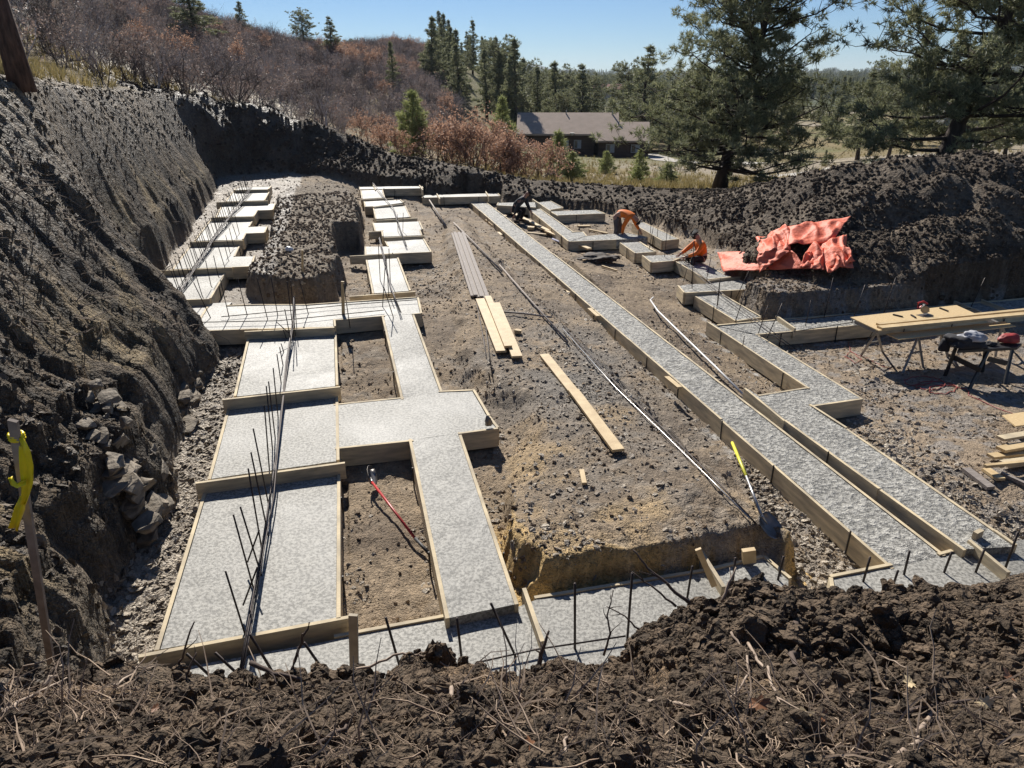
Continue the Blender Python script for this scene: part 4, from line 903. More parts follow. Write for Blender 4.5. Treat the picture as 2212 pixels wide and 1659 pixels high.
# rust-leaved oaks behind the berm
for i, (u, y, vt) in enumerate([(770,44,262),(800,46,258),(830,45,268),(868,44,270),(905,46,262),(940,43.5,255),(972,43,262),(1000,42.5,252),(1030,42,262),(1058,41.5,270),(1085,41,280),(1112,41,285),(1135,41.5,300),(1155,41,300),(1176,43,296),(985,48,250),(1020,49,252),(925,50,255),(1060,50,262),(1110,48,280),(845,50,262),(735,47,262)]):
    p = place(u, y); h = max(1.6, topz(u, vt, y)-p.z); shrub(OR[i % 4], ('r', i % 4), p.x, p.y, h/2.5, 'rust-brown leafed scrub oak in the thicket behind the far berm', 'rust-leaved oaks in the thicket behind the berm')
cnt = 0; cand = []
for i in range(1700):
    u = rt.uniform(-60, 1010); y = math.exp(rt.uniform(math.log(15), math.log(95)))
    cand.append((u, y))
cand.sort(key=lambda c: c[1])
xs = []; 
for u, y in cand:
    if cnt >= 150: break
    b = place(u, y)
    if float(poly_sd(np.array([b.x]), np.array([b.y]), _crepoly)[0]) > -1.2: continue
    if u > 740 and y < 50: continue
    if 60 < u < 240 and y < 26: continue
    if any((b.x-q[0])**2+(b.y-q[1])**2 < 1.1 for q in xs): continue
    xs.append((b.x, b.y)); cnt += 1; j = rt.randrange(8)
    if j < 5: shrub(OB[j], ('b', j), b.x, b.y, rt.uniform(.55, .95)*(.8 if y < 24 else 1), 'bare grey scrub oak on the hillside above the left bank', 'bare scrub oaks on the hillside')
    else: shrub(OG[j-5], ('g', j-5), b.x, b.y, rt.uniform(.5, .9), 'scrub oak still holding some dull brown leaves on the left hillside', 'brown-leaved scrub oaks on the hillside')
R_end = max(math.hypot(*q) for q in xs)
N = 9000; a = rs.uniform(R_(-44), R_(-4), N); r = np.sqrt(rs.uniform((R_end-4)**2, 210**2, N)); x = r*np.sin(a); y = r*np.cos(a)
k = (a < R_(-8)) | (r > 60); n3 = fbm(x*.06, y*.06, 3, 411); k &= fbm(x*.1, y*.1, 3, 412) > .33; x, y, n3, r = x[k], y[k], n3[k], r[k]; z = far_fn(x, y)[0]; nn = len(x)
def hill_stuff(m, obs, nm, label):
    n = int(m.sum()); s = rs.uniform(.5, 1.0, n)*np.interp(r[m], [40, 120], [.9, 1.15]); o = pts_obj(nm, np.c_[x[m], y[m], z[m]-.05], np.c_[np.zeros(n), np.zeros(n), rs.uniform(0, 6.28, n)], np.c_[s, s, s*rs.uniform(.8, 1.2, n)], obj_inst(obs)); tag(o, label, 'scrub', kind='stuff')
q = rs.uniform(0, 1, nn); red = (q < np.clip((n3-.52)*5, .03, .5))
hill_stuff(red, OR, 'rust_scrub', 'rust-coloured oak scrub in drifts over the left hills')
hill_stuff(~red, OB+OG, 'bare_scrub', 'bare grey-brown oak scrub covering the left hills')
# grass on the meadow and below the left pine
def grass(name, N, reg, keep, L, W, K, label):
    a = rs.uniform(R_(reg[0]), R_(reg[1]), N); r = np.exp(rs.uniform(math.log(reg[2]), math.log(reg[3]), N)); x = r*np.sin(a); y = r*np.cos(a)
    h, Z = terrain(x, y, False); h = lut(x, y); h = np.where(r > 60, far_h(x, y)-.05, h); k = (Z['beyond'] > .9) & keep(x, y); x, y, h = x[k], y[k], h[k]
    P = np.c_[x, y, h]; V = blades(rs, P, np.tile([0, 0, 1.3], (len(P), 1)), K, L, W, .45); o = np_mesh(name, V, np.arange(len(V)).reshape(-1, 3), GRASSM); tag(o, label, 'grass', kind='stuff')
grass('meadow_grass', 5200, (-6, 44, 34, 120), lambda x, y: fbm(x*.2, y*.2, 3, 421) > .38, .38, .05, 9, 'dry tufted grass on the meadow around the house')
grass('hill_grass', 2600, (-42, -18, 13, 45), lambda x, y: fbm(x*.25, y*.25, 3, 422) > .42, .42, .03, 10, 'yellow grass between the oaks above the left bank')
# ------------------------------------------------------------------ things lying on the site
def beamv(m, a, b, w, t, lift=0): m.beam(a+Vector((0, 0, lift)), b+Vector((0, 0, lift)), w, t)
def plank(u1, v1, u2, v2, w, t, label, cat='plank', name='plank', mat=None, group=None, lift=.0, m=None, seg=None):
    a = GT(u1, v1)+Vector((0, 0, t/2+.02+lift)); b = GT(u2, v2)+Vector((0, 0, t/2+.02+lift)); mb = MB(); mb.beam(a, b, w, t)
    o = mb.build(name, mat or WOODN); return tag(o, label, cat, group)
GREYW = simple('weathered_lumber', (.36, .31, .27), .8, (.19, .16, .14), 9, bump=.003, stretch=(1, 8, 1))
WHITEP = simple('white_pipe', (.72, .71, .68), .4, (.6, .58, .55), 3); REDP = simple('red_paint', (.50, .035, .03), .4, (.35, .02, .02)); BLACKR = simple('black_rubber', (.03, .03, .032), .6)
YELP = simple('yellow_paint', (.75, .72, .05), .45, (.6, .55, .04)); BLADE = simple('worn_steel', (.30, .28, .26), .4, (.14, .12, .10), 8, metal=.7)
BARE = simple('bare_metal', (.45, .44, .43), .35, (.3, .29, .28), 8, metal=.8)
# weathered bundle
g_ = 'weathered boards in the bundle on the pit floor'
for i in range(6):
    f = i/5; a = GT(978+22*f, 508); b = GT(1021+33*f, 645+7*f); mb = MB(); dz = .05+.035*(i % 2)
    mb.beam(a+Vector((0, 0, dz)), b+Vector((0, 0, dz)), .085, .038); tag(mb.build('board', GREYW), 'grey weathered board in the side-by-side bundle on the pit floor', 'board', g_)
plank(1037, 655, 1083, 770, .19, .04, 'left of the new yellow planks lying together on the pit floor', lift=.05)
plank(1070, 664, 1117, 782, .19, .04, 'right and lowest of the new yellow planks lying together', lift=.05)
plank(1054, 655, 1098, 765, .14, .04, 'middle plank lying across two new yellow planks', lift=.10)
plank(1112, 721, 1126, 723, .09, .07, 'short pale wood block beside the new yellow planks', 'block', 'wood_block')
plank(1175, 772, 1245, 860, .17, .04, 'upper half of the lone straight plank line on the clay floor')
plank(1238, 852, 1335, 984, .17, .04, 'lower half of the lone straight plank line on the clay floor', lift=.03)
plank(1256, 1021, 1262, 1051, .06, .03, 'small wood stick lying alone on the clay in mid pit', 'stick', 'wood_stick')
def pole(pts, r, mat, label, cat, name, lift=.04, n=6):
    P = [GT(u, v)+Vector((0, 0, lift+r)) for u, v in pts]; mb = MB(); mb.tube(P, r, n); return tag(mb.build(name, mat, smooth=True), label, cat)
pole([(923,429),(964,494)], .03, GREYW, 'thin pole leaning from the far strip toward the weathered boards', 'pole', 'pole')
pole([(980,485),(1030,535),(1084,592)], .022, GREYW, 'upper length of the long thin poles crossing the pit floor', 'pole', 'pole')
pole([(1079,577),(1150,660),(1226,745)], .020, GREYW, 'second length of thin pole, middle of the pit floor', 'pole', 'pole')
pole([(1215,715),(1330,845),(1440,950),(1540,1050),(1618,1128)], .010, BARE, 'long thin steel bar running down to the yellow-handled shovel', 'bar', 'steel_bar')
pole([(1222,716),(1340,845),(1450,950),(1550,1050),(1632,1140)], .010, STEEL, 'dark bar lying beside the long steel one, down to the shovel', 'bar', 'steel_bar')
pole([(1086,680),(1130,683),(1192,692)], .02, GREYW, 'thin stick lying crosswise to the right of the yellow planks', 'pole', 'pole')
pole([(1029,656),(1045,740),(1058,825)], .010, STEEL, 'left of two thin rebar rods beside the yellow planks', 'rebar', 'rebar_rod')
pole([(1043,657),(1053,740),(1064,822)], .010, STEEL, 'right of two thin rebar rods beside the yellow planks', 'rebar', 'rebar_rod')
pole([(1410,655),(1404,661),(1420,685),(1480,745),(1545,810),(1612,878)], .022, WHITEP, 'pale bent plastic pipe lying right of the central footing', 'pipe', 'pipe', lift=.12)
pole([(1193,521),(1240,541)], .03, simple('violet_pipe', (.42, .42, .55), .4), 'pale violet pipe beside the long board near the workers', 'pipe', 'pipe')
plank(1093, 460, 1185, 507, .15, .05, 'upper of two pale boards in line right of the central footing', lift=.08)
plank(1180, 507, 1273, 547, .15, .05, 'lower of two pale boards in line right of the central footing', lift=.08)
plank(1072, 455, 1092, 470, .12, .05, 'short pale board stub against the central footing edge')
plank(1138, 506, 1180, 510, .10, .05, 'thin board lying crosswise under the long pale boards')
plank(1140, 497, 1154, 498, .22, .10, 'stubby pale wood block beside the long pale boards', 'block', 'wood_block')
plank(1248, 491, 1274, 491, .15, .04, 'short board on the dark soil between the small footings')
plank(1272, 499, 1312, 507, .10, .04, 'narrow stick left of the bent worker', 'stick', 'wood_stick')
# upright stakes
def stake(u, v, ut, vt, w, label, zb=None, mat=None, t=.03):
    a = GT(u, v) if zb is None else G(u, v, zb); b = Y(ut, vt, a.y); mb = MB(); mb.beam(a-(b-a)*.08, b, w, t, up=(0, 1, 0)); return tag(mb.build('wood_stake', mat or WOODN), label, 'stake')
stake(654, 590, 653, 540, .04, 'pale stick stuck upright on the soil island')
stake(742, 690, 740, 608, .06, 'pale stake standing at the cross footing, right of the island', .2)
stake(766, 1478, 763, 1328, .075, 'pale stake standing where the near cross footing leaves the dirt heap', -.25, simple('stained_lumber', (.45,.38,.28), .8))
stake(1540, 1260, 1508, 1186, .06, 'square stake leaning at the dug-out edge near the shovel', -.1)
stake(1618, 1212, 1617, 1187, .14, 'stubby wood block standing on the near footing edge', -.2, None, .06)
# shovels
def spade(pts_u, blade, grip, label, sh_mat, gr_mat):
    P = [GT(u, v)+Vector((0, 0, .05+l)) for u, v, l in pts_u]
    root = empty('shovel', P[0], label, 'shovel'); out = []
    mb = MB(); mb.tube(P[1:3], .017, 8); out.append(mb.build('handle', sh_mat, smooth=True))
    mb = MB(); mb.tube(P[2:], .021, 8); out.append(mb.build('grip', gr_mat, smooth=True))
    d = (P[0]-P[1]).normalized(); s = d.cross(Vector((0, 0, 1))).normalized(); n = s.cross(d)
    if blade['roll']: q = Matrix.Rotation(blade['roll'], 3, d); s = q @ s; n = q @ n
    mb = MB(); L_, W_ = blade['L'], blade['W']; nu, nv = 9, 7; vs = []
    for i in range(nu):
        t = i/(nu-1); wd = W_/2*(.55 if t == 0 else min(1, .75+.6*t))*(1 if t < .55 else math.sqrt(max(0.02, 1-((t-.55)/.47)**2)))
        for j in range(nv):
            q = j/(nv-1)*2-1; vs.append(P[1]+d*(L_*t)+s*(wd*q)+n*(.05*(q*q)-.03+.05*t*t))
    fs = [(i*nv+j, i*nv+j+1, (i+1)*nv+j+1, (i+1)*nv+j) for i in range(nu-1) for j in range(nv-1)]
    mb.add(vs, fs); o = mb.build('blade', BLADE, smooth=True); sm = o.modifiers.new('t', 'SOLIDIFY'); sm.thickness = .004; out.append(o)
    mb = MB(); mb.tube([P[1]-d*.0, P[1]+d*.03, P[1]+d*.12], [.02, .018, .006], 8); out.append(mb.build('socket', BARE, smooth=True))
    adopt(root, *out)
spade([(795,1022,.10),(806,1066,.12),(898,1180,.06),(930,1210,.02)], dict(L=.30, W=.22, roll=1.0), 0, 'red-handled shovel lying in the dug-out cell between two footings', REDP, BLACKR)
spade([(1668,1166,.02),(1640,1138,.1),(1604,1080,.28),(1572,1025,.45)], dict(L=.30, W=.26, roll=.3), 0, 'yellow-handled shovel propped on the clay near the dirt heap', BARE, YELP)
# survey stake with ribbon
STW = simple('survey_stake_wood', (.33, .27, .22), .8, (.2, .16, .13), 12)
a = Y(118, 1480, 3.62); b2 = Y(28, 908, 3.15); root = empty('survey_stake', a, 'wooden survey stake with yellow ribbon at the left edge, before the bank', 'survey stake')
mb = MB(); mb.beam(a, b2, .046, .02, up=(0, 1, 0)); st = mb.build('stake', STW)
RIB = simple('yellow_ribbon', (.95, .74, .01), .4, (.8, .58, .005), 14)
def strip(P, W, name, mat, nrm=Vector((0, -1, 0)), th=.003):
    vs = []; fs = []
    for i, (p, w_) in enumerate(zip(P, W)):
        d = (P[min(i+1, len(P)-1)]-P[max(i-1, 0)]).normalized(); s = d.cross(nrm).normalized()
        for j in range(5):
            q = j/4*2-1; vs.append(p+s*w_*q*.5+nrm*(.012*math.cos(q*4+i)))
        if i: fs += [((i-1)*5+j, (i-1)*5+j+1, i*5+j+1, i*5+j) for j in range(4)]
    m = MB(); m.add(vs, fs); o = m.build(name, mat, smooth=True); q = o.modifiers.new('t', 'SOLIDIFY'); q.thickness = th; return o
ax = lambda u, v, dy=-.03: Y(u, v, 3.2+dy)
k1 = MB(); 
for zz in (0, .012, .025): 
    c = Y(34, 938, 3.19)-Vector((0, 0, zz)); k1.tube([c+Vector((math.cos(t)*.036, math.sin(t)*.022, .006*math.sin(t))) for t in np.linspace(0, 6.28, 13)], .009, 5, cap=False)
knot = k1.build('ribbon_knot', RIB, smooth=True)
r1 = strip([ax(44, 945), ax(52, 975), ax(58, 1005), ax(60, 1040), ax(54, 1070), ax(48, 1090)], [.02, .05, .062, .06, .045, .03], 'ribbon', RIB)
r2 = strip([ax(48, 1075), ax(42, 1100), ax(35, 1125), ax(30, 1143)], [.03, .045, .04, .05], 'ribbon', RIB)
r3 = strip([ax(20, 1032, -.05), ax(26, 1044, -.06), ax(38, 1048, -.06), ax(54, 1040, -.05)], [.03, .022, .02, .03], 'ribbon', RIB)
adopt(root, st, knot, r1, r2, r3)
# plywood work table on sawhorses
OSB = simple('strand_board', (.66, .50, .27), .7, (.48, .33, .16), 26, bump=.001, bscale=60, stretch=(1, 2.4, 1))
TZ = .42
def sheet(P, th, name, mat, parent=None):
    m = MB(); m.box8([p-Vector((0, 0, th)) for p in P]+P); return m.build(name, mat, parent)
tp = [G(1898, 714, TZ), G(2135, 690, TZ), G(2066, 659, TZ), G(1837, 685, TZ)]
tag(sheet(tp, .018, 'plywood_sheet', OSB), 'large strand-board sheet serving as the work table top', 'plywood')
lp = [G(1941, 733, TZ-.12), G(2194, 704, TZ-.12), G(2170, 694, TZ-.12), G(1915, 721, TZ-.12)]
tag(sheet(lp, .018, 'plywood_sheet', OSB), 'narrow strand-board strip lying lower, in front of the table top', 'plywood')
def bar3(u1, v1, u2, v2, z, w, t, label, name='plank', mat=None):
    mb = MB(); mb.beam(G(u1, v1, z+t/2), G(u2, v2, z+t/2), w, t); return tag(mb.build(name, mat or WOODN), label, 'plank')
bar3(1896, 701, 2290, 662, TZ+.002, .09, .04, 'farther of two long planks lying across the table sheet')
bar3(1900, 708, 2290, 671, TZ+.002, .14, .04, 'nearer of two long planks lying across the table sheet')
def horse(top1, top2, feet, z, mat, label, topmat=None, hh=.06):
    a, b = G(*top1, z), G(*top2, z); root = empty('sawhorse', ((a+b)/2).xy.to_3d(), label, 'sawhorse'); out = []
    mb = MB(); mb.beam(a-Vector((0, 0, hh/2)), b-Vector((0, 0, hh/2)), .07, hh); out.append(mb.build('top_beam', topmat or mat))
    for end, u, v in feet:
        p = GT(u, v)-Vector((0, 0, .02)); t = (a if end == 0 else b)-Vector((0, 0, hh*.6)); mb = MB(); mb.beam(p, t, .035, .028, up=(0, 1, 0)); out.append(mb.build('leg', mat))
    for end in (0, 1):
        fe = [GT(u, v) for e, u, v in feet if e == end]; t = a if end == 0 else b
        if len(fe) == 2: mb = MB(); mb.beam(fe[0]*.5+t*.5, fe[1]*.5+t*.5, .02, .03); out.append(mb.build('brace', mat))
    adopt(root, *out)
GALV = simple('sawhorse_steel', (.30, .28, .26), .5, (.18, .17, .16), 10, metal=.4); BLK = simple('black_plastic', (.018, .018, .02), .5)
horse((1895, 712), (1850, 692), [(0, 1859, 768), (0, 1907, 760)], TZ-.02, GALV, 'grey folding sawhorse under the left end of the table sheet')
horse((1985, 722), (2035, 716), [(0, 1949, 806), (0, 1995, 795), (1, 2032, 745), (1, 2048, 772)], TZ-.14, GALV, 'grey folding sawhorse under the near strip, left of the clothes')
horse((2165, 700), (2120, 680), [(0, 2150, 770), (0, 2190, 760)], TZ-.14, GALV, 'grey folding sawhorse under the right end of the sheets')
# black folding workbench and what lies on it
bt = [G(2068, 757, .3), G(2198, 750, .3), G(2208, 742, .3), G(2080, 738, .3)]
root = empty('workbench', G(2120, 840, -.1), 'black folding workbench carrying clothes and a red bag', 'workbench'); out = [sheet(bt, .05, 'bench_top', BLK)]
for (u, v), (uu, vv) in zip([(2064, 765), (2137, 765), (2130, 760), (2190, 752)], [(2041, 812), (2093, 842), (2122, 803), (2170, 830)]):
    p = GT(uu, vv)-Vector((0, 0, .02)); mb = MB(); mb.beam(p, G(u, v-12, .28), .05, .035, up=(0, 1, 0)); out.append(mb.build('leg', BLK))
for a_, b_ in (((2050, 760), (2118, 800)), ((2128, 765), (2175, 785))):
    mb = MB(); mb.beam(G(a_[0]+6, a_[1]+10, .08), G(b_[0], b_[1], -.02), .02, .09); out.append(mb.build('side_brace', BLK))
adopt(root, *out)
def lump(name, c, s, seed, mat, label, cat, amp=.35, fold=6, sub=4, parts=None):
    bm = bmesh.new(); bmesh.ops.create_icosphere(bm, subdivisions=sub, radius=1)
    for v in bm.verts:
        p = v.co.copy(); n = noise.noise(p*1.3+Vector((seed, 0, 0)))*amp+abs(noise.noise(p*fold*.5+Vector((0, seed, 0))))*amp*.6
        v.co = Vector((p.x*s[0], p.y*s[1], p.z*s[2]))*(1+n)
        if v.co.z < -s[2]*.5: v.co.z = -s[2]*.5
        v.co += Vector(c)
    me = bpy.data.meshes.new(name); bm.to_mesh(me); bm.free()
    for q in me.polygons: q.use_smooth = True
    o = link(name, me, mat); return tag(o, label, cat) if label else o
CLOTH = simple('dark_cloth', (.03, .03, .036), .85, (.012, .012, .015), 4); CLW = simple('pale_cloth', (.5, .5, .52), .8, (.25, .25, .27), 5); BAG = simple('red_bag', (.42, .035, .03), .6, (.2, .02, .02), 8)
lump('jacket', G(2085, 738, .38), (.30, .2, .14), 3, CLOTH, 'black jacket heaped on the left end of the black workbench', 'jacket', .45)
lump('sweater', G(2098, 728, .48), (.20, .14, .09), 8, CLW, 'pale grey garment lying on the black jacket', 'clothing', .5)
lump('jacket_sleeve', G(2040, 748, .24), (.10, .08, .16), 5, CLOTH, 'dark sleeve hanging off the left of the workbench', 'clothing', .3, sub=3)
lump('tool_bag', G(2180, 732, .38), (.19, .11, .10), 5, BAG, 'red tool bag on the right end of the black workbench', 'bag', .2)
lump('glove', G(2140, 742, .33), (.09, .07, .04), 9, CLOTH, 'dark work glove on the workbench between clothes and red bag', 'glove', .5, sub=3)
c = G(1998, 675, TZ+.05)
root = empty('circular_saw', c, 'red and black power saw lying on the table sheet', 'power saw'); out = []
mb = MB(); mb.tube([c+Vector((-.02, -.02, .06)), c+Vector((.0, .03, .06))], .075, 16); out.append(mb.build('blade_guard', BLADE))
mb = MB(); mb.tube([c+Vector((0, .02, .09)), c+Vector((.05, .16, .09))], [.05, .04], 10); out.append(mb.build('motor', BLK))
mb = MB(); mb.tube([c+Vector((-.12, .06, .07)), c+Vector((-.13, .08, .17)), c+Vector((-.03, .08, .2)), c+Vector((.06, .08, .15))], .02, 8); out.append(mb.build('handle', REDP))
mb = MB(); mb.box(c+Vector((0, -.02, -.045)), (.3, .15, .006), .4); out.append(mb.build('base_plate', BARE)); adopt(root, *out)
lump('drill_case', G(2078-84, 664, TZ+.05), (.07, .05, .04), 2, REDP, 'small red tool beside the saw on the sheet', 'tool', .3, sub=3)
for u1, v1, u2, v2, lb in ((1929, 679, 1950, 684, 'dark chisel-like hand tool on the left of the table sheet'), (1968, 680, 1978, 686, 'thin dark pencil-like tool on the sheet, left of the saw'), (2030, 665, 2048, 672, 'thin dark tool on the sheet, right of the saw')):
    mb = MB(); mb.beam(G(u1, v1, TZ+.015), G(u2, v2, TZ+.015), .03, .02); tag(mb.build('hand_tool', BLK), lb, 'hand tool')
# cords
CORD = simple('red_cord', (.40, .07, .055), .5); r9 = random.Random(9)
def cord(pts, label, r=.008):
    P = []
    for (a, b) in zip(pts[:-1], pts[1:]):
        for t in (0, .33, .66): P.append((a[0]+(b[0]-a[0])*t+r9.uniform(-3, 3), a[1]+(b[1]-a[1])*t+r9.uniform(-1.5, 1.5)))
    P = [GT(u, v)+Vector((0, 0, .012)) for u, v in P+[pts[-1]]]; mb = MB(); mb.tube(P, r, 5); tag(mb.build('extension_cord', CORD, smooth=True), label, 'cord')
loop = [(1978+38*math.cos(t)+4*t, 820+12*math.sin(t)+1.5*t) for t in np.linspace(0, 19, 30)]
cord(loop+[(2090, 855), (2150, 880), (2212, 905)], 'red cord coiled in the table shadow, one end running right')
cord([(1830, 742), (1838, 760), (1862, 778), (1850, 785), (1826, 772), (1838, 762), (1875, 775), (1900, 790), (1925, 798)], 'thin reddish cord snaking beside the left sawhorse', .006)
# scrap lumber at the right edge
for i, (u1, v1, u2, v2, w_, l_, lb) in enumerate([(2152, 974, 2290, 950, .12, .16, 'topmost board of the scrap pile at the right edge'), (2155, 990, 2290, 966, .14, .10, 'second board from the top of the scrap pile at the right edge'), (2136, 996, 2240, 984, .12, .03, 'short board sticking out lowest left of the scrap pile'), (2165, 1014, 2300, 996, .16, .04, 'wide dark-edged board under the middle of the scrap pile'), (2120, 1030, 2300, 1012, .05, .12, 'thin yellow lath poking out below the scrap pile'), (2128, 1020, 2160, 1042, .12, .0, 'short board angled downward at the foot of the scrap pile')]):
    plank(u1, v1, u2, v2, w_, .04, lb, mat=WOODN if i % 3 else WOODF, lift=l_)
sp_ = [GT(2185, 949)+Vector((0, 0, .22)), GT(2290, 935)+Vector((0, 0, .22)), GT(2270, 905)+Vector((0, 0, .2)), GT(2157, 922)+Vector((0, 0, .2))]
tag(sheet(sp_, .018, 'plywood_sheet', OSB), 'strand-board offcut at the right edge, over the scrap lumber', 'plywood')
plank(2084, 1020, 2138, 1062, .12, .05, 'dark grey weathered board lying at the left of the scrap pile', mat=GREYW)
plank(2160, 1030, 2230, 1062, .05, .05, 'thin grey lath in front of the scrap pile', mat=GREYW)
# items by the workers
lump('tool_belt', GT(1290, 562)+Vector((0, 0, .05)), (.45, .3, .10), 4, simple('worn_leather', (.10, .07, .05), .8, (.02, .018, .016), 9), 'dark tangled tool belt on the soil right of the long boards', 'tool belt', .9, 12)
lump('tarp_roll', GT(1305, 536)+Vector((0, 0, .05)), (.75, .18, .09), 14, simple('grey_tarp', (.2, .2, .2), .5, (.08, .08, .08), 7), 'crumpled dark grey plastic sheet beside the small footings', 'plastic sheet', .6, 10)
for u1, v1, u2, v2, lb in ((1258, 566, 1282, 562, 'wooden tool handle left of the dark tool belt'), (1300, 578, 1332, 588, 'pale stick poking out below the dark tool belt')): plank(u1, v1, u2, v2, .05, .04, lb, 'stick', 'wood_stick')
lump('glove', G(1055, 912, .10), (.05, .04, .09), 6, BLADE, 'dirty crumpled glove stuck on the corner of the broad pad', 'glove', .5, sub=3)
lump('stone', GT(625, 544)+Vector((0, 0, .06)), (.10, .08, .07), 6, WHITEP, 'whitish stone beside the stepped footing, left of the island', 'stone', .3, sub=3)
m = MB(); m.box(G(2112, 1154, -.10), (.13, .05, .09), .5); tag(m.build('wood_block', WOODF), 'small wood offcut standing on the near right footing', 'block')
# orange tarp
TARP = simple('orange_tarp', (.80, .19, .10), .65, (.66, .115, .05), 5, bump=.035, bscale=8)
def patch(m, c, seed, amp, n=34):
    a, b, d, e = c   # NL, NR, FR, FL
    nr_ = (b-a).cross(e-a).normalized(); nr_ = nr_ if nr_.dot(Vector((0, -.6, .8))) > 0 else -nr_; vs = []
    for i in range(n+1):
        for j in range(n+1):
            s, t = j/n, i/n; p = (a*(1-s)+b*s)*(1-t)+(e*(1-s)+d*s)*t
            q = Vector((s*1.6+seed, t*1.2, seed)); w1 = 1-abs(noise.noise(q*1.1))*2.2; w2 = 1-abs(noise.noise(Vector((q.x*2.6+q.y, q.y*1.2, q.z))))*2; w3 = noise.noise(q*5)
            ed = min(1, 6*min(s, 1-s, t, 1-t)+.25); p = p+nr_*(amp*(w1*.55+w2*.4+w3*.05)*ed)+Vector((noise.noise(q*2+Vector((5, 0, 0))), noise.noise(q*2+Vector((0, 5, 0)))*.6, noise.noise(q*2+Vector((0, 0, 5)))))*amp*.4
            vs.append(p)
    m.add(vs, [(i*(n+1)+j, i*(n+1)+j+1, (i+1)*(n+1)+j+1, (i+1)*(n+1)+j) for i in range(n) for j in range(n)])
m = MB()
def TP4(L):
    o = []
    for u, v, yy in L:
        g = GT(u, v); y_ = min(g.y, 21)-.55; o.append(Y(u, v, y_))
    return o
patch(m, TP4([(1563,588,17.2),(1740,580,17.2),(1712,542,18.3),(1550,546,18.4)]), 1, .10)
patch(m, TP4([(1640,548,17.6),(1708,540,17.6),(1706,487,19.6),(1634,515,19.0)]), 4, .22)
patch(m, TP4([(1640,590,16.9),(1705,545,17.3),(1690,520,18.2),(1636,548,17.9)]), 13, .12)
patch(m, TP4([(1702,532,17.8),(1800,522,17.6),(1836,470,19.4),(1698,492,19.8)]), 7, .16)
patch(m, TP4([(1728,582,16.5),(1842,580,16.5),(1828,512,17.9),(1752,530,17.6)]), 9, .26)
patch(m, TP4([(1788,592,16.3),(1846,566,16.6),(1840,538,17.2),(1775,545,16.9)]), 17, .20)
patch(m, TP4([(1728,580,16.5),(1780,584,16.4),(1785,535,17.1),(1740,545,17.2)]), 21, .16)
o = m.build('tarp', TARP, smooth=True); q = o.modifiers.new('t', 'SOLIDIFY'); q.thickness = .006
tag(o, 'crumpled orange tarp heaped at the foot of the right spoil heap', 'tarp')
# ------------------------------------------------------------------ house
ROOF = simple('brown_shingle', (.42, .32, .25), .9, (.34, .26, .20), 1.2, bump=.02, bscale=5); LOGS = simple('dark_log_wall', (.10, .062, .042), .8, (.05, .03, .02), 2, bump=.03, bscale=2.2, stretch=(.1, .1, 3)); GLASS = simple('window_glass', (.05, .07, .09), .08, (.03, .04, .06), 1, spec=.8); FRW = simple('window_frame', (.42, .42, .42), .5)
CURT = simple('window_blind', (.42, .45, .47), .6)
P3 = lambda u, v, y: Y(u, v, y)
root = empty('log_house', P3(1260, 340, 103), 'long dark log house with brown shingle roof beyond the meadow', 'house'); out = []
def roofslab(e0, e1, r1, r0, parent=None, th=.22):
    m = MB(); m.box8([p-Vector((0, 0, th)) for p in (e0, e1, r1, r0)]+[e0, e1, r1, r0]); return m.build('roof', ROOF)
yr = 105.5
R0, R1 = P3(1118, 243, yr), P3(1337, 243, yr); E0, E1 = P3(1115, 289, 100), P3(1287, 289.5, 100)
out.append(roofslab(E0, E1, Vector((E1.x, R1.y, R1.z)), R0))
E2, E3 = P3(1286.5, 304, 98.3), P3(1337, 304, 98.3); out.append(roofslab(E2, E3, R1, Vector((E2.x+.0, R1.y, R1.z))))
r2, r3 = P3(1337, 263, 103.2), P3(1403, 263, 103.2); E4 = P3(1408, 304, 98.3); out.append(roofslab(E3, E4, r3, r2))
bk = Vector((0, 2*(yr-100), 0)); out.append(roofslab(Vector((R0.x, 111, E0.z)), Vector((R1.x, 111, E0.z)), R1, R0)); out.append(roofslab(Vector((r2.x, 108, E3.z)), Vector((r3.x, 108, E3.z)), r3, r2))
def wallbox(u0, u1, vt, vb, y0, y1, name='wall'):
    a = P3(u0, vb, y0); b = P3(u1, vt, y0); m = MB(); m.box(((a.x+b.x)/2, (y0+y1)/2, (a.z-1+b.z)/2), (b.x-a.x, y1-y0, b.z-a.z+1)); return m.build(name, LOGS)
out += [wallbox(1120, 1285, 287, 338, 100.8, 110), wallbox(1292, 1402, 303, 342, 99.2, 107.6)]
gm = MB(); a = Vector((r3.x-.1, 99.4, E3.z-.2)); gm.add([a, (a.x, 107.5, a.z), (a.x, r3.y, r3.z-.2), (a.x-.2, 99.4, a.z), (a.x-.2, 107.5, a.z), (a.x-.2, r3.y, r3.z-.2)], [(0, 1, 2), (5, 4, 3), (0, 3, 4, 1), (1, 4, 5, 2), (2, 5, 3, 0)]); out.append(gm.build('gable', LOGS))
gm = MB(); a = Vector((R1.x-.1, 100, E1.z-.2)); gm.add([a, (a.x, 110.5, a.z), (a.x, R1.y, R1.z-.2), (a.x-.2, 100, a.z), (a.x-.2, 110.5, a.z), (a.x-.2, R1.y, R1.z-.2)], [(0, 1, 2), (5, 4, 3), (0, 3, 4, 1), (1, 4, 5, 2), (2, 5, 3, 0)]); out.append(gm.build('gable', LOGS))
wins = []
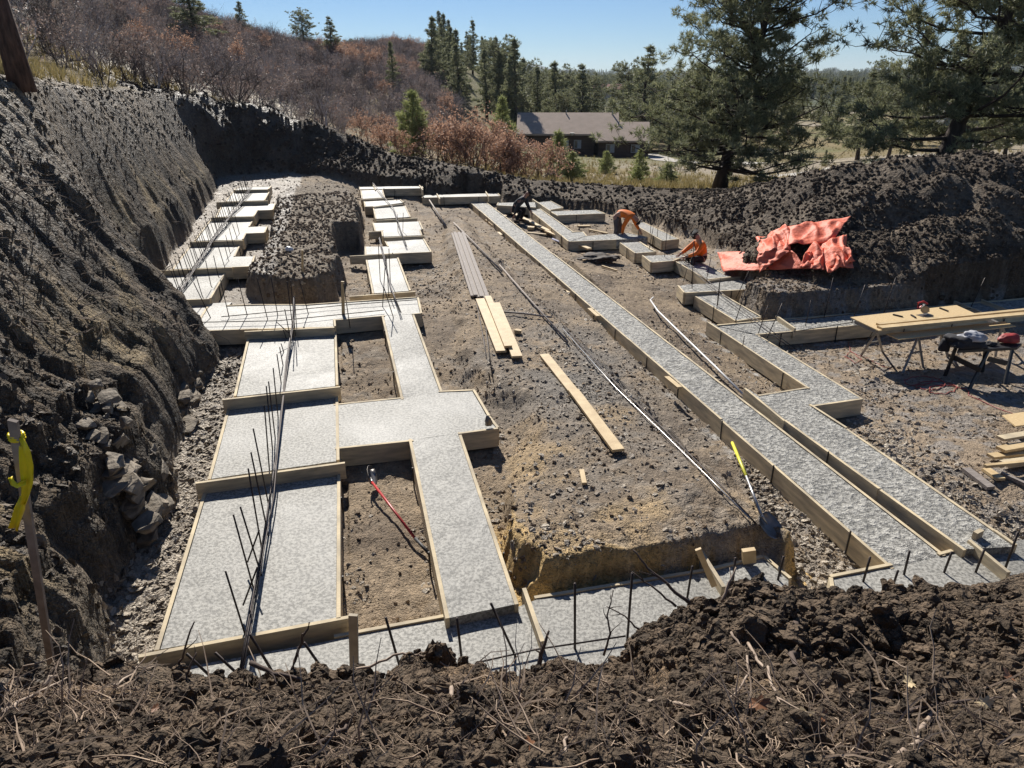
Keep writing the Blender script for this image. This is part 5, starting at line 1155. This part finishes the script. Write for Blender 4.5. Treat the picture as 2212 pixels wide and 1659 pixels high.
for u0, u1, v0, v1, yy in ((1240, 1255, 303, 320, 100.8), (1214, 1228, 303, 320, 100.8), (1309, 1327, 312, 329, 99.2), (1363, 1382, 313, 329, 99.2)):
    a = P3(u0, v1, yy); b = P3(u1, v0, yy); cx, cz = (a.x+b.x)/2, (a.z+b.z)/2; w_, h_ = b.x-a.x, b.z-a.z; m = MB()
    for sx in (-1, 1): m.box((cx+sx*w_/2, yy-.03, cz), (.09, .08, h_+.09))
    for sz in (-1, 1): m.box((cx, yy-.032, cz+sz*h_/2), (w_-.09, .078, .09))
    m.box((cx, yy-.034, cz), (.06, .07, h_-.09)); f = m.build('window', FRW); wins.append(f)
    m = MB(); m.box((cx-w_/4, yy-.012, cz), (w_/2-.07, .02, h_-.1)); p = m.build('pane', GLASS); p.parent = f
    m = MB(); m.box((cx+w_/4, yy-.012, cz), (w_/2-.07, .02, h_-.1)); p = m.build('pane', CURT); p.parent = f
out += wins
vt_ = P3(1323, 242, 105); m = MB(); m.tube([vt_-Vector((0, 0, .4)), vt_+Vector((0, 0, .55))], .12, 8); m.tube([vt_+Vector((0, 0, .55)), vt_+Vector((0, 0, .75))], [.2, .16], 8); out.append(m.build('chimney_pipe', BARE))
vt_ = P3(1223, 242, 105.2); m = MB(); m.tube([vt_-Vector((0, 0, .4)), vt_+Vector((0, 0, .25))], .10, 8); out.append(m.build('roof_vent', BARE))
d0 = P3(1236, 289, 99.9); m = MB(); m.tube([d0+Vector((0, 0, .12)), d0-Vector((0, 0, .0)), d0-Vector((0, .05, .22))], [.36, .30, .05], 12); out.append(m.build('satellite_dish', WHITEP))
adopt(root, *out)
# pale driveway and far roofs
def distant_house(u, v, y, w_, h_, col, label, rc):
    a = place(u, y); m = MB(); z0 = Y(u, v, y).z; wl = simple('far_wall', col, .8); rf = simple('far_roof', rc, .8); root = empty('distant_house', (a.x, y, z0), label, 'house'); m.box((a.x, y, z0+h_/2-1), (w_, 8, h_+2)); o1 = m.build('wall', wl)
    m = MB(); m.box8([(a.x-w_/2-.4, y-4.5, z0+h_+.01), (a.x+w_/2+.4, y-4.5, z0+h_+.01), (a.x+w_/2+.4, y+4.5, z0+h_+.01), (a.x-w_/2-.4, y+4.5, z0+h_+.01), (a.x-w_/2, y-.1, z0+h_+2.2), (a.x+w_/2, y-.1, z0+h_+2.2), (a.x+w_/2, y+.1, z0+h_+2.2), (a.x-w_/2, y+.1, z0+h_+2.2)]); o2 = m.build('roof', rf); adopt(root, o1, o2)
distant_house(1312, 205, 360, 13, 2.6, (.45, .38, .3), 'far house with reddish roof above the long brown roof', (.35, .13, .09))
distant_house(2120, 268, 150, 20, 2.2, (.35, .35, .34), 'low grey building behind the leaning pine', (.22, .22, .22))
# tracks across the meadow
TRK = simple('pale_track', (.46, .43, .38), .9, (.36, .33, .28), .4)
def FT(u, v):
    d = ray(u, v); ys = np.exp(np.linspace(math.log(34), math.log(600), 3000)); k = ys/d.y; x = d.x*k; z = EYE+d.z*k
    r_ = np.hypot(x, ys); g_ = np.where(r_ < 60, lut(x, ys), far_fn(x, ys)[0]); b_ = np.nonzero(z < g_)[0]; i = b_[0] if len(b_) else 0
    return Vector((x[i], ys[i], 0))
def track(pts, w_):
    P = [FT(u, v) for u, v in pts]; Q = []
    for a, b in zip(P[:-1], P[1:]): Q += [a+(b-a)*t/8 for t in range(8)]
    V = []; n = len(Q)
    for i, p in enumerate(Q):
        d = (Q[min(i+1, n-1)]-Q[max(i-1, 0)]).normalized(); s_ = Vector((d.y, -d.x, 0))
        for k in range(5):
            q = p+s_*w_*(k/4-.5); r_ = math.hypot(q.x, q.y); zz = max(float(far_fn(np.array([q.x]), np.array([q.y]))[0][0]) if r_ > 57 else -99, float(lut(np.array([q.x]), np.array([q.y]))[0]) if r_ < 61 else -99); V.append((q.x, q.y, zz+.06))
    o = np_mesh('track', V, [(i*5+k, i*5+k+1, (i+1)*5+k+1, (i+1)*5+k) for i in range(n-1) for k in range(4)], TRK, smooth=True); tag(o, kind='structure')
track([(1392, 333), (1440, 347), (1500, 352), (1560, 350), (1640, 356)], 3.2)
track([(1640, 384), (1720, 378), (1790, 368), (1880, 352), (1960, 340), (2050, 333)], 2.6)
track([(2060, 318), (2140, 312), (2230, 308)], 5)
# far ridges
def ridge(name, pts, y, c, depth=900):
    V = []; n = len(pts)
    for k, (f, dz) in enumerate(((0, 0), (.35, .5), (.7, .97), (1, 1), (1.6, .2))):
        for u, v in pts:
            yy = y*(1+.12*(f-1)); t = Y(u, v, y); g = -60; V.append((t.x*yy/y, yy, g+(t.z-g)*dz))
    Fc = [(k*n+i, k*n+i+1, (k+1)*n+i+1, (k+1)*n+i) for k in range(4) for i in range(n-1)]
    o = np_mesh(name, V, Fc, simple(name+'_cover', c, .95, tuple(q*.7 for q in c), .01), smooth=True); tag(o, kind='structure')
ridge('far_mesa', [(900,168),(1000,160),(1080,152),(1110,141),(1160,139),(1200,152),(1245,150),(1260,157),(1290,160),(1296,166),(1400,166),(1500,172)], 6000, (.10, .12, .10))
ridge('wooded_ridge', [(1240,172),(1300,166),(1400,161),(1480,158),(1560,156),(1650,158),(1720,155),(1800,152),(1880,156),(1960,158),(2050,150),(2110,138),(2170,126),(2230,120),(2300,118),(2450,112),(2700,105)], 2600, (.05, .065, .035))
GRPX = None
# rock ledges breaking out of the left bank
LEDGE = simple('ledge_rock', (.30, .245, .18), .8, (.11, .09, .065), 5, bump=.03, bscale=12, stretch=(1, 1, 3))
def ledge(u, v, s, rz, sd, label, tilt=.25):
    """bedded rock: a stack of fractured angular slabs"""
    c = GT(u, v); r = random.Random(sd*7+1); bm = bmesh.new(); n = 26; z = -s[2]*.5
    for k in range(n):
        th = s[2]/n*r.uniform(2., 6.); sx = s[0]*r.uniform(.12, .26); sy = s[1]*r.uniform(.08, .2); ox, oy = r.uniform(-.35, .35)*s[0], r.uniform(-.5, .5)*s[1]
        vs = []
        for q in range(20):
            t = r.uniform(0, 6.28); e = r.uniform(.75, 1.1); vs.append(bm.verts.new((ox+math.cos(t)*sx*e, oy+math.sin(t)*sy*e, z+th*(1 if q % 2 else 0)+r.uniform(-.02, .02))))
        res = bmesh.ops.convex_hull(bm, input=vs); bmesh.ops.delete(bm, geom=[g for g in res['geom_interior'] if isinstance(g, bmesh.types.BMVert)], context='VERTS'); z += s[2]/n
    bmesh.ops.subdivide_edges(bm, edges=bm.edges, cuts=3, use_grid_fill=True)
    for q in bm.verts: q.co += Vector((noise.noise(q.co*6), noise.noise(q.co*6+Vector((9, 0, 0))), noise.noise(q.co*9)*.5))*.022
    me = bpy.data.meshes.new('rock_ledge'); bm.to_mesh(me); bm.free(); o = link('rock_ledge', me, LEDGE); o.location = c-Vector((.12, 0, s[2]*.12)); o.rotation_euler = (tilt, -tilt*.6, rz)
    tag(o, label, 'rock', 'grey rock ledges breaking out of the left bank')
for a in [(395,905,(.75,1.3,.55),.25,1,'blocky grey rock ledge, upper one beside the wide footing'), (330,1075,(.6,1.2,.7),.3,2,'dark hollowed rock ledge midway down the left trench'), (262,1000,(.8,1.0,.45),.5,3,'pale rock shelf above the hollowed ledge'), (245,1290,(.5,1.4,.85),.25,4,'tall dark rock face nearest the dirt heap on the left'), (245,900,(.6,.9,.35),.7,5,'small pale broken rock high in the left bank'), (430,830,(.4,.6,.22),.2,6,'flat dark slab of rock at the foot of the slumped soil')]: ledge(*a)
# ------------------------------------------------------------------ people
SKIN = simple('skin', (.42, .24, .17), .6, (.36, .2, .14)); ORANGE = simple('orange_shirt', (.85, .22, .02), .7, (.7, .15, .01), 5); PANTS = simple('work_trousers', (.13, .115, .11), .85, (.07, .06, .06), 5); BPANTS = simple('black_trousers', (.02, .02, .022), .85); BLUEG = simple('navy_shirt', (.03, .034, .045), .8, (.015, .017, .022)); CAPM = simple('black_cap', (.015, .014, .014), .8); BOOT = simple('brown_boot', (.10, .065, .04), .8)
GREYS = simple('grey_yoke', (.38, .38, .40), .8)
def skinned(name, J, E, mat, sub=2):
    """J: name -> (pos, radius)"""
    ks = list(J); me = bpy.data.meshes.new(name); me.from_pydata([J[k][0] for k in ks], [(ks.index(a), ks.index(b)) for a, b in E], []); me.update()
    o = link(name, me, mat); sk = o.modifiers.new('skin', 'SKIN'); sk.use_smooth_shade = True
    for i, k in enumerate(ks):
        r = J[k][1]; me.skin_vertices[0].data[i].radius = r if isinstance(r, tuple) else (r, r)
        me.skin_vertices[0].data[i].use_root = (i == 0)
    s = o.modifiers.new('sub', 'SUBSURF'); s.levels = sub; s.render_levels = sub
    return o
def person(loc, rz, pose, label, shirt, pants, cap=True, extra=None):
    root = empty('person', loc, label, 'person', None, rz); P = {k: Vector(v) for k, v in pose.items()}; P['head'] = P['neck']+(P['head']-P['neck'])*.85
    J = dict(pelvis=(P['pelvis'], .125), spine=(P['spine'], .12), chest=(P['chest'], .14), neck=(P['neck'], .055), head0=(P['head']*.75+P['neck']*.25, .075), head=(P['head'], .10), crown=(P['head']+(P['head']-P['neck']).normalized()*.085, .07))
    E = [('pelvis', 'spine'), ('spine', 'chest'), ('chest', 'neck'), ('neck', 'head0'), ('head0', 'head'), ('head', 'crown')]
    J['nose'] = (P['head']+P['face']*.105-(P['head']-P['neck']).normalized()*.02, .018); E.append(('head', 'nose'))
    for s in 'LR':
        J['hip'+s] = (P['hip'+s], .10); J['knee'+s] = (P['knee'+s], .065); J['ank'+s] = (P['ank'+s], .045); J['toe'+s] = (P['toe'+s], .04)
        J['sho'+s] = (P['sho'+s], .068); J['elb'+s] = (P['elb'+s], .045); J['wri'+s] = (P['wri'+s], .029)
        d = (P['wri'+s]-P['elb'+s]).normalized(); palm = P['wri'+s]+d*.08; J['palm'+s] = (palm, (.04, .02))
        E += [('pelvis', 'hip'+s), ('hip'+s, 'knee'+s), ('knee'+s, 'ank'+s), ('ank'+s, 'toe'+s), ('chest', 'sho'+s), ('sho'+s, 'elb'+s), ('elb'+s, 'wri'+s), ('wri'+s, 'palm'+s)]
        side = d.cross(Vector((0, 1, 0))); side = (side if side.length > .1 else Vector((1, 0, 0))).normalized(); cr = d.cross(side)
        for f in range(4):
            o_ = side*(.030-.02*f); L_ = (.075, .085, .08, .06)[f]; a = palm+o_+d*.03; b = a+d*L_*.5+cr*.01; c = b+d*L_*.35+cr*.03
            J[f'f{f}a{s}'] = (a, .0095); J[f'f{f}b{s}'] = (b, .0085); J[f'f{f}c{s}'] = (c, .0075); E += [('palm'+s, f'f{f}a{s}'), (f'f{f}a{s}', f'f{f}b{s}'), (f'f{f}b{s}', f'f{f}c{s}')]
        t1 = P['wri'+s]+d*.04+side*.04; J['t1'+s] = (t1, .012); J['t2'+s] = (t1+d*.04+side*.02+cr*.02, .010); E += [('wri'+s, 't1'+s), ('t1'+s, 't2'+s)]
    skinned('body', J, E, SKIN).parent = root
    K = dict(pelvis=(P['pelvis'], .15), spine=(P['spine'], .145), chest=(P['chest'], .165), neck=(P['neck'], .078)); E2 = [('pelvis', 'spine'), ('spine', 'chest'), ('chest', 'neck')]
    for s in 'LR':
        K['sho'+s] = (P['sho'+s], .088); K['elb'+s] = (P['elb'+s], .066); K['cuff'+s] = (P['wri'+s]*.93+P['elb'+s]*.07, .045); E2 += [('chest', 'sho'+s), ('sho'+s, 'elb'+s), ('elb'+s, 'cuff'+s)]
    skinned('shirt', K, E2, shirt).parent = root
    K = dict(pelvis=(P['pelvis'], .125), waist=(P['pelvis']*.45+P['spine']*.55, .14)); E2 = [('pelvis', 'waist')]
    for s in 'LR':
        K['hip'+s] = (P['hip'+s]*.9+P['knee'+s]*.1, .10); K['mid'+s] = (P['hip'+s]*.5+P['knee'+s]*.5, .095); K['knee'+s] = (P['knee'+s], .08); K['hem'+s] = (P['ank'+s]*.92+P['knee'+s]*.08, .07); E2 += [('pelvis', 'hip'+s), ('hip'+s, 'mid'+s), ('mid'+s, 'knee'+s), ('knee'+s, 'hem'+s)]
    skinned('trousers', K, E2, pants).parent = root
    for s in 'LR':
        K = dict(a=(P['ank'+s], .058), h=(P['ank'+s]-(P['toe'+s]-P['ank'+s])*.3+Vector((0, 0, -.03)), .05), t=(P['toe'+s], .048)); skinned('boot', K, [('a', 'h'), ('a', 't')], BOOT, 1).parent = root
    up = (P['head']-P['neck']).normalized(); K = dict(a=(P['head']+up*.035-P['face']*.01, .112), b=(P['head']+up*.09, .085)); E2 = [('a', 'b')]
    if cap: K['brim'] = (P['head']+up*.05+P['face']*.14, .035); E2.append(('a', 'brim'))
    skinned('cap' if cap else 'hair', K, E2, CAPM, 2).parent = root
    return root
p = GT(1338, 524)
person(p, R_(-25), dict(pelvis=(-.15, 0, .86), spine=(.06, 0, .97), chest=(.30, 0, .93), neck=(.43, 0, .86), head=(.54, 0, .76), face=(.35, 0, -.93), hipL=(-.15, .1, .82), hipR=(-.15, -.1, .82), kneeL=(-.04, .15, .45), kneeR=(-.08, -.14, .46), ankL=(-.12, .17, .09), ankR=(-.14, -.16, .09), toeL=(.05, .19, .04), toeR=(.03, -.18, .04),
     shoL=(.32, .19, .88), shoR=(.30, -.19, .86), elbL=(.42, .24, .62), elbR=(.18, -.27, .58), wriL=(.58, .22, .40), wriR=(.14, -.22, .32)), 'person in orange shirt bent double over the small footings, both hands down', ORANGE, PANTS)
p = GT(1120, 482)
person(p, R_(-20), dict(pelvis=(-.18, 0, .52), spine=(-.02, 0, .70), chest=(.16, 0, .88), neck=(.27, 0, .98), head=(.35, 0, 1.07), face=(.8, 0, -.6), hipL=(-.18, .1, .5), hipR=(-.18, -.1, .5), kneeL=(.2, .17, .48), kneeR=(.16, -.16, .46), ankL=(.0, .17, .09), ankR=(-.04, -.17, .09), toeL=(.17, .19, .04), toeR=(.13, -.19, .04),
     shoL=(.18, .19, .86), shoR=(.16, -.19, .84), elbL=(.28, .24, .6), elbR=(.02, -.28, .56), wriL=(.42, .15, .42), wriR=(-.08, -.24, .32)), 'person in dark clothes crouching at the far end of the central footing', BLUEG, BPANTS)
p = GT(1508, 586)
person(p, R_(196), dict(pelvis=(-.1, 0, .36), spine=(-.05, 0, .56), chest=(.04, 0, .78), neck=(.10, 0, .90), head=(.17, 0, .99), face=(.7, 0, -.7), hipL=(-.08, .1, .34), hipR=(-.08, -.1, .34), kneeL=(.32, .2, .42), kneeR=(.30, -.16, .40), ankL=(.28, .2, .09), ankR=(.22, -.17, .09), toeL=(.44, .22, .04), toeR=(.38, -.19, .04),
     shoL=(.06, .19, .77), shoR=(.05, -.2, .76), elbL=(.24, .24, .56), elbR=(.26, -.26, .58), wriL=(.46, .12, .46), wriR=(.48, -.18, .48)), 'person in orange shirt and black cap kneeling beside the orange tarp', ORANGE, BPANTS)
# ------------------------------------------------------------------ roots, twigs and leaves on the foreground heap
RT = simple('pale_root', (.42, .33, .25), .85, (.22, .16, .12), 12); RD = simple('dark_root', (.12, .085, .065), .9, (.05, .035, .03), 10)
def root_(pts, r, mat, label, name='twig', br=0, sd=0):
    r8 = random.Random(sd+int(pts[0][0])); P = []
    for p in pts:
        lift = p[2] if len(p) > 2 else .045
        P.append(GT(p[0], p[1])+Vector((0, 0, lift)) if lift < .5 else Y(p[0], p[1], p[2]))
    Q = []
    for a, b in zip(P[:-1], P[1:]):
        for t in (0, .25, .5, .75): Q.append(a+(b-a)*t+Vector([r8.uniform(-1, 1)*(b-a).length*.035 for _ in range(3)]))
    Q.append(P[-1]); m = MB(); n = len(Q); m.tube(Q, [r*(1-.65*i/n) for i in range(n)], 6)
    for k in range(br):
        i = r8.randrange(2, n-2); d = (Q[i+1]-Q[i-1]).normalized()+Vector([r8.uniform(-.9, .9) for _ in range(3)]); d.normalize(); L_ = (P[-1]-P[0]).length*r8.uniform(.15, .35)
        B = [Q[i]]; 
        for q in range(4): d = (d+Vector([r8.uniform(-.3, .3) for _ in range(3)])).normalized(); B.append(B[-1]+d*L_/4)
        m.tube(B, [r*.5, r*.4, r*.3, r*.22, r*.15], 5)
    return tag(m.build(name, mat, smooth=True), label, 'root' if 'root' in name else 'twig')
YF = 3.25
for pts, r, mt, lb, nm, br in [
 ([(740,1448,3.15),(800,1438,3.1),(870,1412,3.1),(930,1420,3.15),(990,1450,3.2),(1010,1462,3.2)], .009, RT, 'long pale root arching over the near footing, left of centre', 'root', 2),
 ([(630,1455,3.1),(645,1405,3.1),(668,1345,3.1)], .013, RD, 'brown stub of branch rising from the root stump', 'root', 1),
 ([(375,1460,3.2),(392,1420,3.2),(420,1343,3.25)], .010, RD, 'thin branch rising steeply left of the root stump', 'twig', 1),
 ([(395,1485,3.1),(410,1440,3.1),(424,1410,3.15)], .009, RD, 'short dark twig left of the stump, below the taller one', 'twig', 1),
 ([(540,1430,3.05),(590,1455,3.0),(650,1465,3.0),(720,1478,3.05),(760,1485,3.1)], .016, RD, 'knotty root stump lying on the crest of the dirt heap', 'root', 4),
 ([(1160,1450,3.2),(1172,1400,3.25),(1186,1362,3.3)], .017, RD, 'thick dark root stub standing on the heap crest near the centre', 'root', 2),
 ([(1490,1305,3.35),(1450,1270,3.4),(1400,1228,3.45),(1368,1188,3.5)], .012, RD, 'dark branch slanting up left over the near footing, right of centre', 'twig', 3),
 ([(1460,1310,3.35),(1420,1275,3.4),(1365,1235,3.45)], .008, RD, 'thin twig below the slanting dark branch', 'twig', 3),
 ([(1305,1415,3.2),(1318,1370,3.25),(1312,1330,3.3),(1325,1275,3.35)], .008, RD, 'thin forked twig standing before the near footing', 'twig', 4),
 ([(1380,1360,3.3),(1350,1330,3.3),(1310,1310,3.35)], .006, RD, 'fine side twig reaching left over the near footing', 'twig', 2),
 ([(1560,1300,3.35),(1575,1260,3.4),(1590,1225,3.45)], .011, RT, 'short pale twig beside a steel stake on the heap crest', 'twig', 2),
 ([(1715,1360),(1716,1420),(1718,1485)], .022, RD, 'thick dark stick standing in the shaded hollow on the right', 'root', 0),
 ([(1575,1380),(1605,1420),(1618,1470),(1590,1510),(1565,1530)], .008, RT, 'thin pale twig curving down the heap, right of centre', 'twig', 1),
 ([(1615,1405),(1640,1450),(1670,1510),(1690,1560),(1700,1590)], .009, RT, 'long pale twig running straight down the heap, right of centre', 'twig', 2),
 ([(1940,1560),(2000,1545),(2080,1532),(2160,1526),(2230,1530)], .010, RD, 'long dark stick lying across the lower right of the heap', 'twig', 2),
 ([(1935,1655),(1975,1620),(2000,1570),(2010,1510)], .016, RT, 'curved grey branch rising from the bottom edge, lower right', 'twig', 1),
 ([(1400,1535),(1440,1530),(1490,1545)], .014, RT, 'short bleached root lying in the dark soil, lower centre right', 'root', 0),
 ([(690,1622),(740,1590),(800,1550),(850,1520)], .009, RD, 'thin twig lying slantwise, lower left of centre', 'twig', 1),
 ([(1218,1560),(1220,1610),(1222,1660)], .010, RT, 'pale twig pointing down at the bottom edge, centre', 'twig', 0),
 ([(975,1500),(978,1560),(975,1600)], .012, RT, 'short bleached stick upright in the soil, below the centre left crest', 'twig', 1),
 ([(10,1560),(60,1525),(120,1495),(150,1480)], .010, RT, 'pale stick lying at the lower left corner of the heap', 'twig', 1),
 ([(35,1478,3.2),(50,1440,3.25),(100,1425,3.25),(148,1408,3.3)], .007, RT, 'thin curved twig at the foot of the survey stake', 'twig', 0),
 ([(100,1500),(118,1470),(138,1450)], .013, RT, 'chunky pale splinter beside the survey stake foot', 'twig', 0),
 ([(250,1500),(300,1460),(340,1440,3.2)], .007, RT, 'pale straw-like twig right of the survey stake', 'twig', 2),
 ([(1870,1420),(1905,1435),(1960,1460)], .007, RT, 'short pale twig in the shaded hollow at right', 'twig', 0),
 ([(1655,1245),(1668,1232),(1680,1225)], .012, RT, 'broken pale root on the crest near the tall clod', 'root', 1)]:
    root_(pts, r, mt, lb, nm, br)
FR = simple('fine_roots', (.40, .30, .21), .9, (.2, .14, .1), 10)
m = MB(); r7 = random.Random(12)
for i in range(2600):
    if i < 230: u, v = r7.gauss(1150, 120), r7.gauss(1520, 35)
    elif i < 620: u, v = r7.gauss(150, 150), r7.gauss(1530, 30)
    else: u, v = r7.uniform(0, 2212), r7.uniform(1480, 1659)
    p = GT(u, min(v, 1700), .03); d = Vector([r7.uniform(-1, 1), r7.uniform(-1, 1), r7.uniform(-.1, .5)]).normalized(); L_ = r7.uniform(.03, .19) if i % 14 else r7.uniform(.2, .42); Q = [p]
    for q in range(4): d = (d+Vector([r7.uniform(-.4, .4) for _ in range(3)])).normalized(); Q.append(Q[-1]+d*L_/4)
    k9 = 1 if i % 14 else 2.2; m.tube(Q, [.0024*k9, .002*k9, .0018*k9, .0012*k9, .0008*k9], 3, cap=False)
tag(m.build('fine_roots', FR), 'fine hair roots and straw in the foreground soil', 'roots', kind='stuff')
m = MB()
for i in range(420):
    u, v = r7.uniform(-60, 470), r7.uniform(330, 760)
    p = GT(u, v, .01); d = Vector([r7.uniform(-1, 1), r7.uniform(-1, 1), r7.uniform(-.8, .3)]).normalized(); L_ = r7.uniform(.1, .5); Q = [p]
    for q in range(4): d = (d+Vector([r7.uniform(-.4, .4) for _ in range(3)])).normalized(); Q.append(Q[-1]+d*L_/4)
    m.tube(Q, [.010, .008, .007, .005, .003], 3, cap=False)
tag(m.build('bank_roots', simple('bank_root', (.2, .15, .11), .9)), 'torn roots hanging out of the left bank', 'roots', kind='stuff')
# oak leaves
LEAF = simple('fallen_oak_leaf', (.62, .50, .30), .6, (.45, .33, .18), 20); LEAFB = simple('brown_oak_leaf', (.28, .12, .05), .6, (.15, .07, .03), 20)
def leaf(u, v, s, rz, tilt, mat, label):
    p = GT(u, v, .06); pts = []
    for k in range(28):
        t = 2*math.pi*k/28; L_ = .5*(1+.28*math.sin(3.5*abs(t if t < math.pi else 2*math.pi-t)*2)); pts.append((math.cos(t)*L_, math.sin(t)*L_*.6, .12*math.sin(t*2)*L_))
    m = MB(); m.add([(0, 0, -.04)]+pts, [(0, i+1, (i+1) % 28+1) for i in range(28)]); m.tube([(-.5, 0, 0), (-.78, .05, .02)], .02, 4)
    o = m.build('oak_leaf', mat, smooth=False); o.location = p; o.scale = (s*.72,)*3; o.rotation_euler = (tilt, r7.uniform(-.3, .3), rz); tag(o, label, 'leaf')
for a in [(1702,1527,.10,.6,.5,LEAF,'pale dry oak leaf, left of the pair under the long twig'), (1740,1548,.12,-.5,.6,LEAF,'pale dry oak leaf, right of the pair under the long twig'), (2130,1518,.10,.2,.6,LEAF,'cream oak leaf on the heap at the far lower right'), (1965,1475,.11,1,.3,LEAF,'dull oak leaf at the edge of the shaded hollow'), (1640,1520,.12,.2,.4,LEAFB,'brown curled oak leaf under the long pale twig'), (1150,1610,.10,2,.5,LEAFB,'reddish brown oak leaf near the bottom centre'), (335,1500+30,.07,1.5,.5,LEAFB,'small red-brown leaf in the lower left soil'), (1782,1545,.08,.9,.6,LEAFB,'brown leaf right of the pale leaf pair'), (2180,1460,.12,1.2,.5,LEAFB,'brown leaf cluster at the right edge of the heap')]: leaf(*a)
# ------------------------------------------------------------------ the air
hz = bpy.data.materials.new('haze'); hz.use_nodes = True; nt = hz.node_tree; nt.nodes.clear()
ou = nt.nodes.new('ShaderNodeOutputMaterial'); pv = nt.nodes.new('ShaderNodeVolumePrincipled'); pv.inputs['Density'].default_value = .00007; pv.inputs['Color'].default_value = (.72, .84, 1, 1); pv.inputs['Anisotropy'].default_value = .2
nt.links.new(pv.outputs[0], ou.inputs['Volume'])
m = MB(); m.box((0, 3100, -10), (16000, 6800, 330)); o = m.build('haze', hz); tag(o, 'thin blue air between the pit and the far ridges', kind='stuff')
# ------------------------------------------------------------------ camera, sun, sky
cd = bpy.data.cameras.new('camera'); cam = bpy.data.objects.new('camera', cd); COL.objects.link(cam)
cam.location = (0, 0, EYE); cam.rotation_euler = (math.pi/2-PITCH, 0, 0)
cd.sensor_width = 36; cd.lens = 36*F/2212; cd.clip_start = .05; cd.clip_end = 20000; S.camera = cam
SUN_EL = R_(37); SUN_AZ = R_(-15)      # ahead and a little to the left
sd = Vector((math.sin(SUN_AZ)*math.cos(SUN_EL), math.cos(SUN_AZ)*math.cos(SUN_EL), math.sin(SUN_EL)))
ld = bpy.data.lights.new('sun', 'SUN'); ld.energy = 5; ld.angle = R_(.5); ld.color = (1, .95, .87)
lo = bpy.data.objects.new('sun', ld); COL.objects.link(lo); lo.rotation_euler = sd.to_track_quat('Z', 'Y').to_euler()
w = bpy.data.worlds.new('World'); S.world = w; w.use_nodes = True; nt = w.node_tree
bg = nt.nodes['Background']; sk = nt.nodes.new('ShaderNodeTexSky'); sk.sky_type = 'NISHITA'; sk.sun_disc = False
sk.sun_elevation = SUN_EL; sk.sun_rotation = SUN_AZ; sk.altitude = 2200; sk.air_density = 1.15; sk.dust_density = .02; sk.ozone_density = 4.5
mx = nt.nodes.new('ShaderNodeMix'); mx.data_type = 'RGBA'; mx.blend_type = 'MULTIPLY'; mx.inputs[0].default_value = 1; mx.inputs[7].default_value = (.86, .95, 1.08, 1)
nt.links.new(sk.outputs[0], mx.inputs[6]); nt.links.new(mx.outputs[2], bg.inputs[0]); bg.inputs[1].default_value = .052
S.view_settings.view_transform = 'Standard'; S.view_settings.look = 'None'; S.view_settings.exposure = .55; S.view_settings.gamma = 1
S.cycles.max_bounces = 4; S.cycles.diffuse_bounces = 2; S.cycles.glossy_bounces = 2; S.cycles.transparent_max_bounces = 8
S.cycles.use_denoising = True
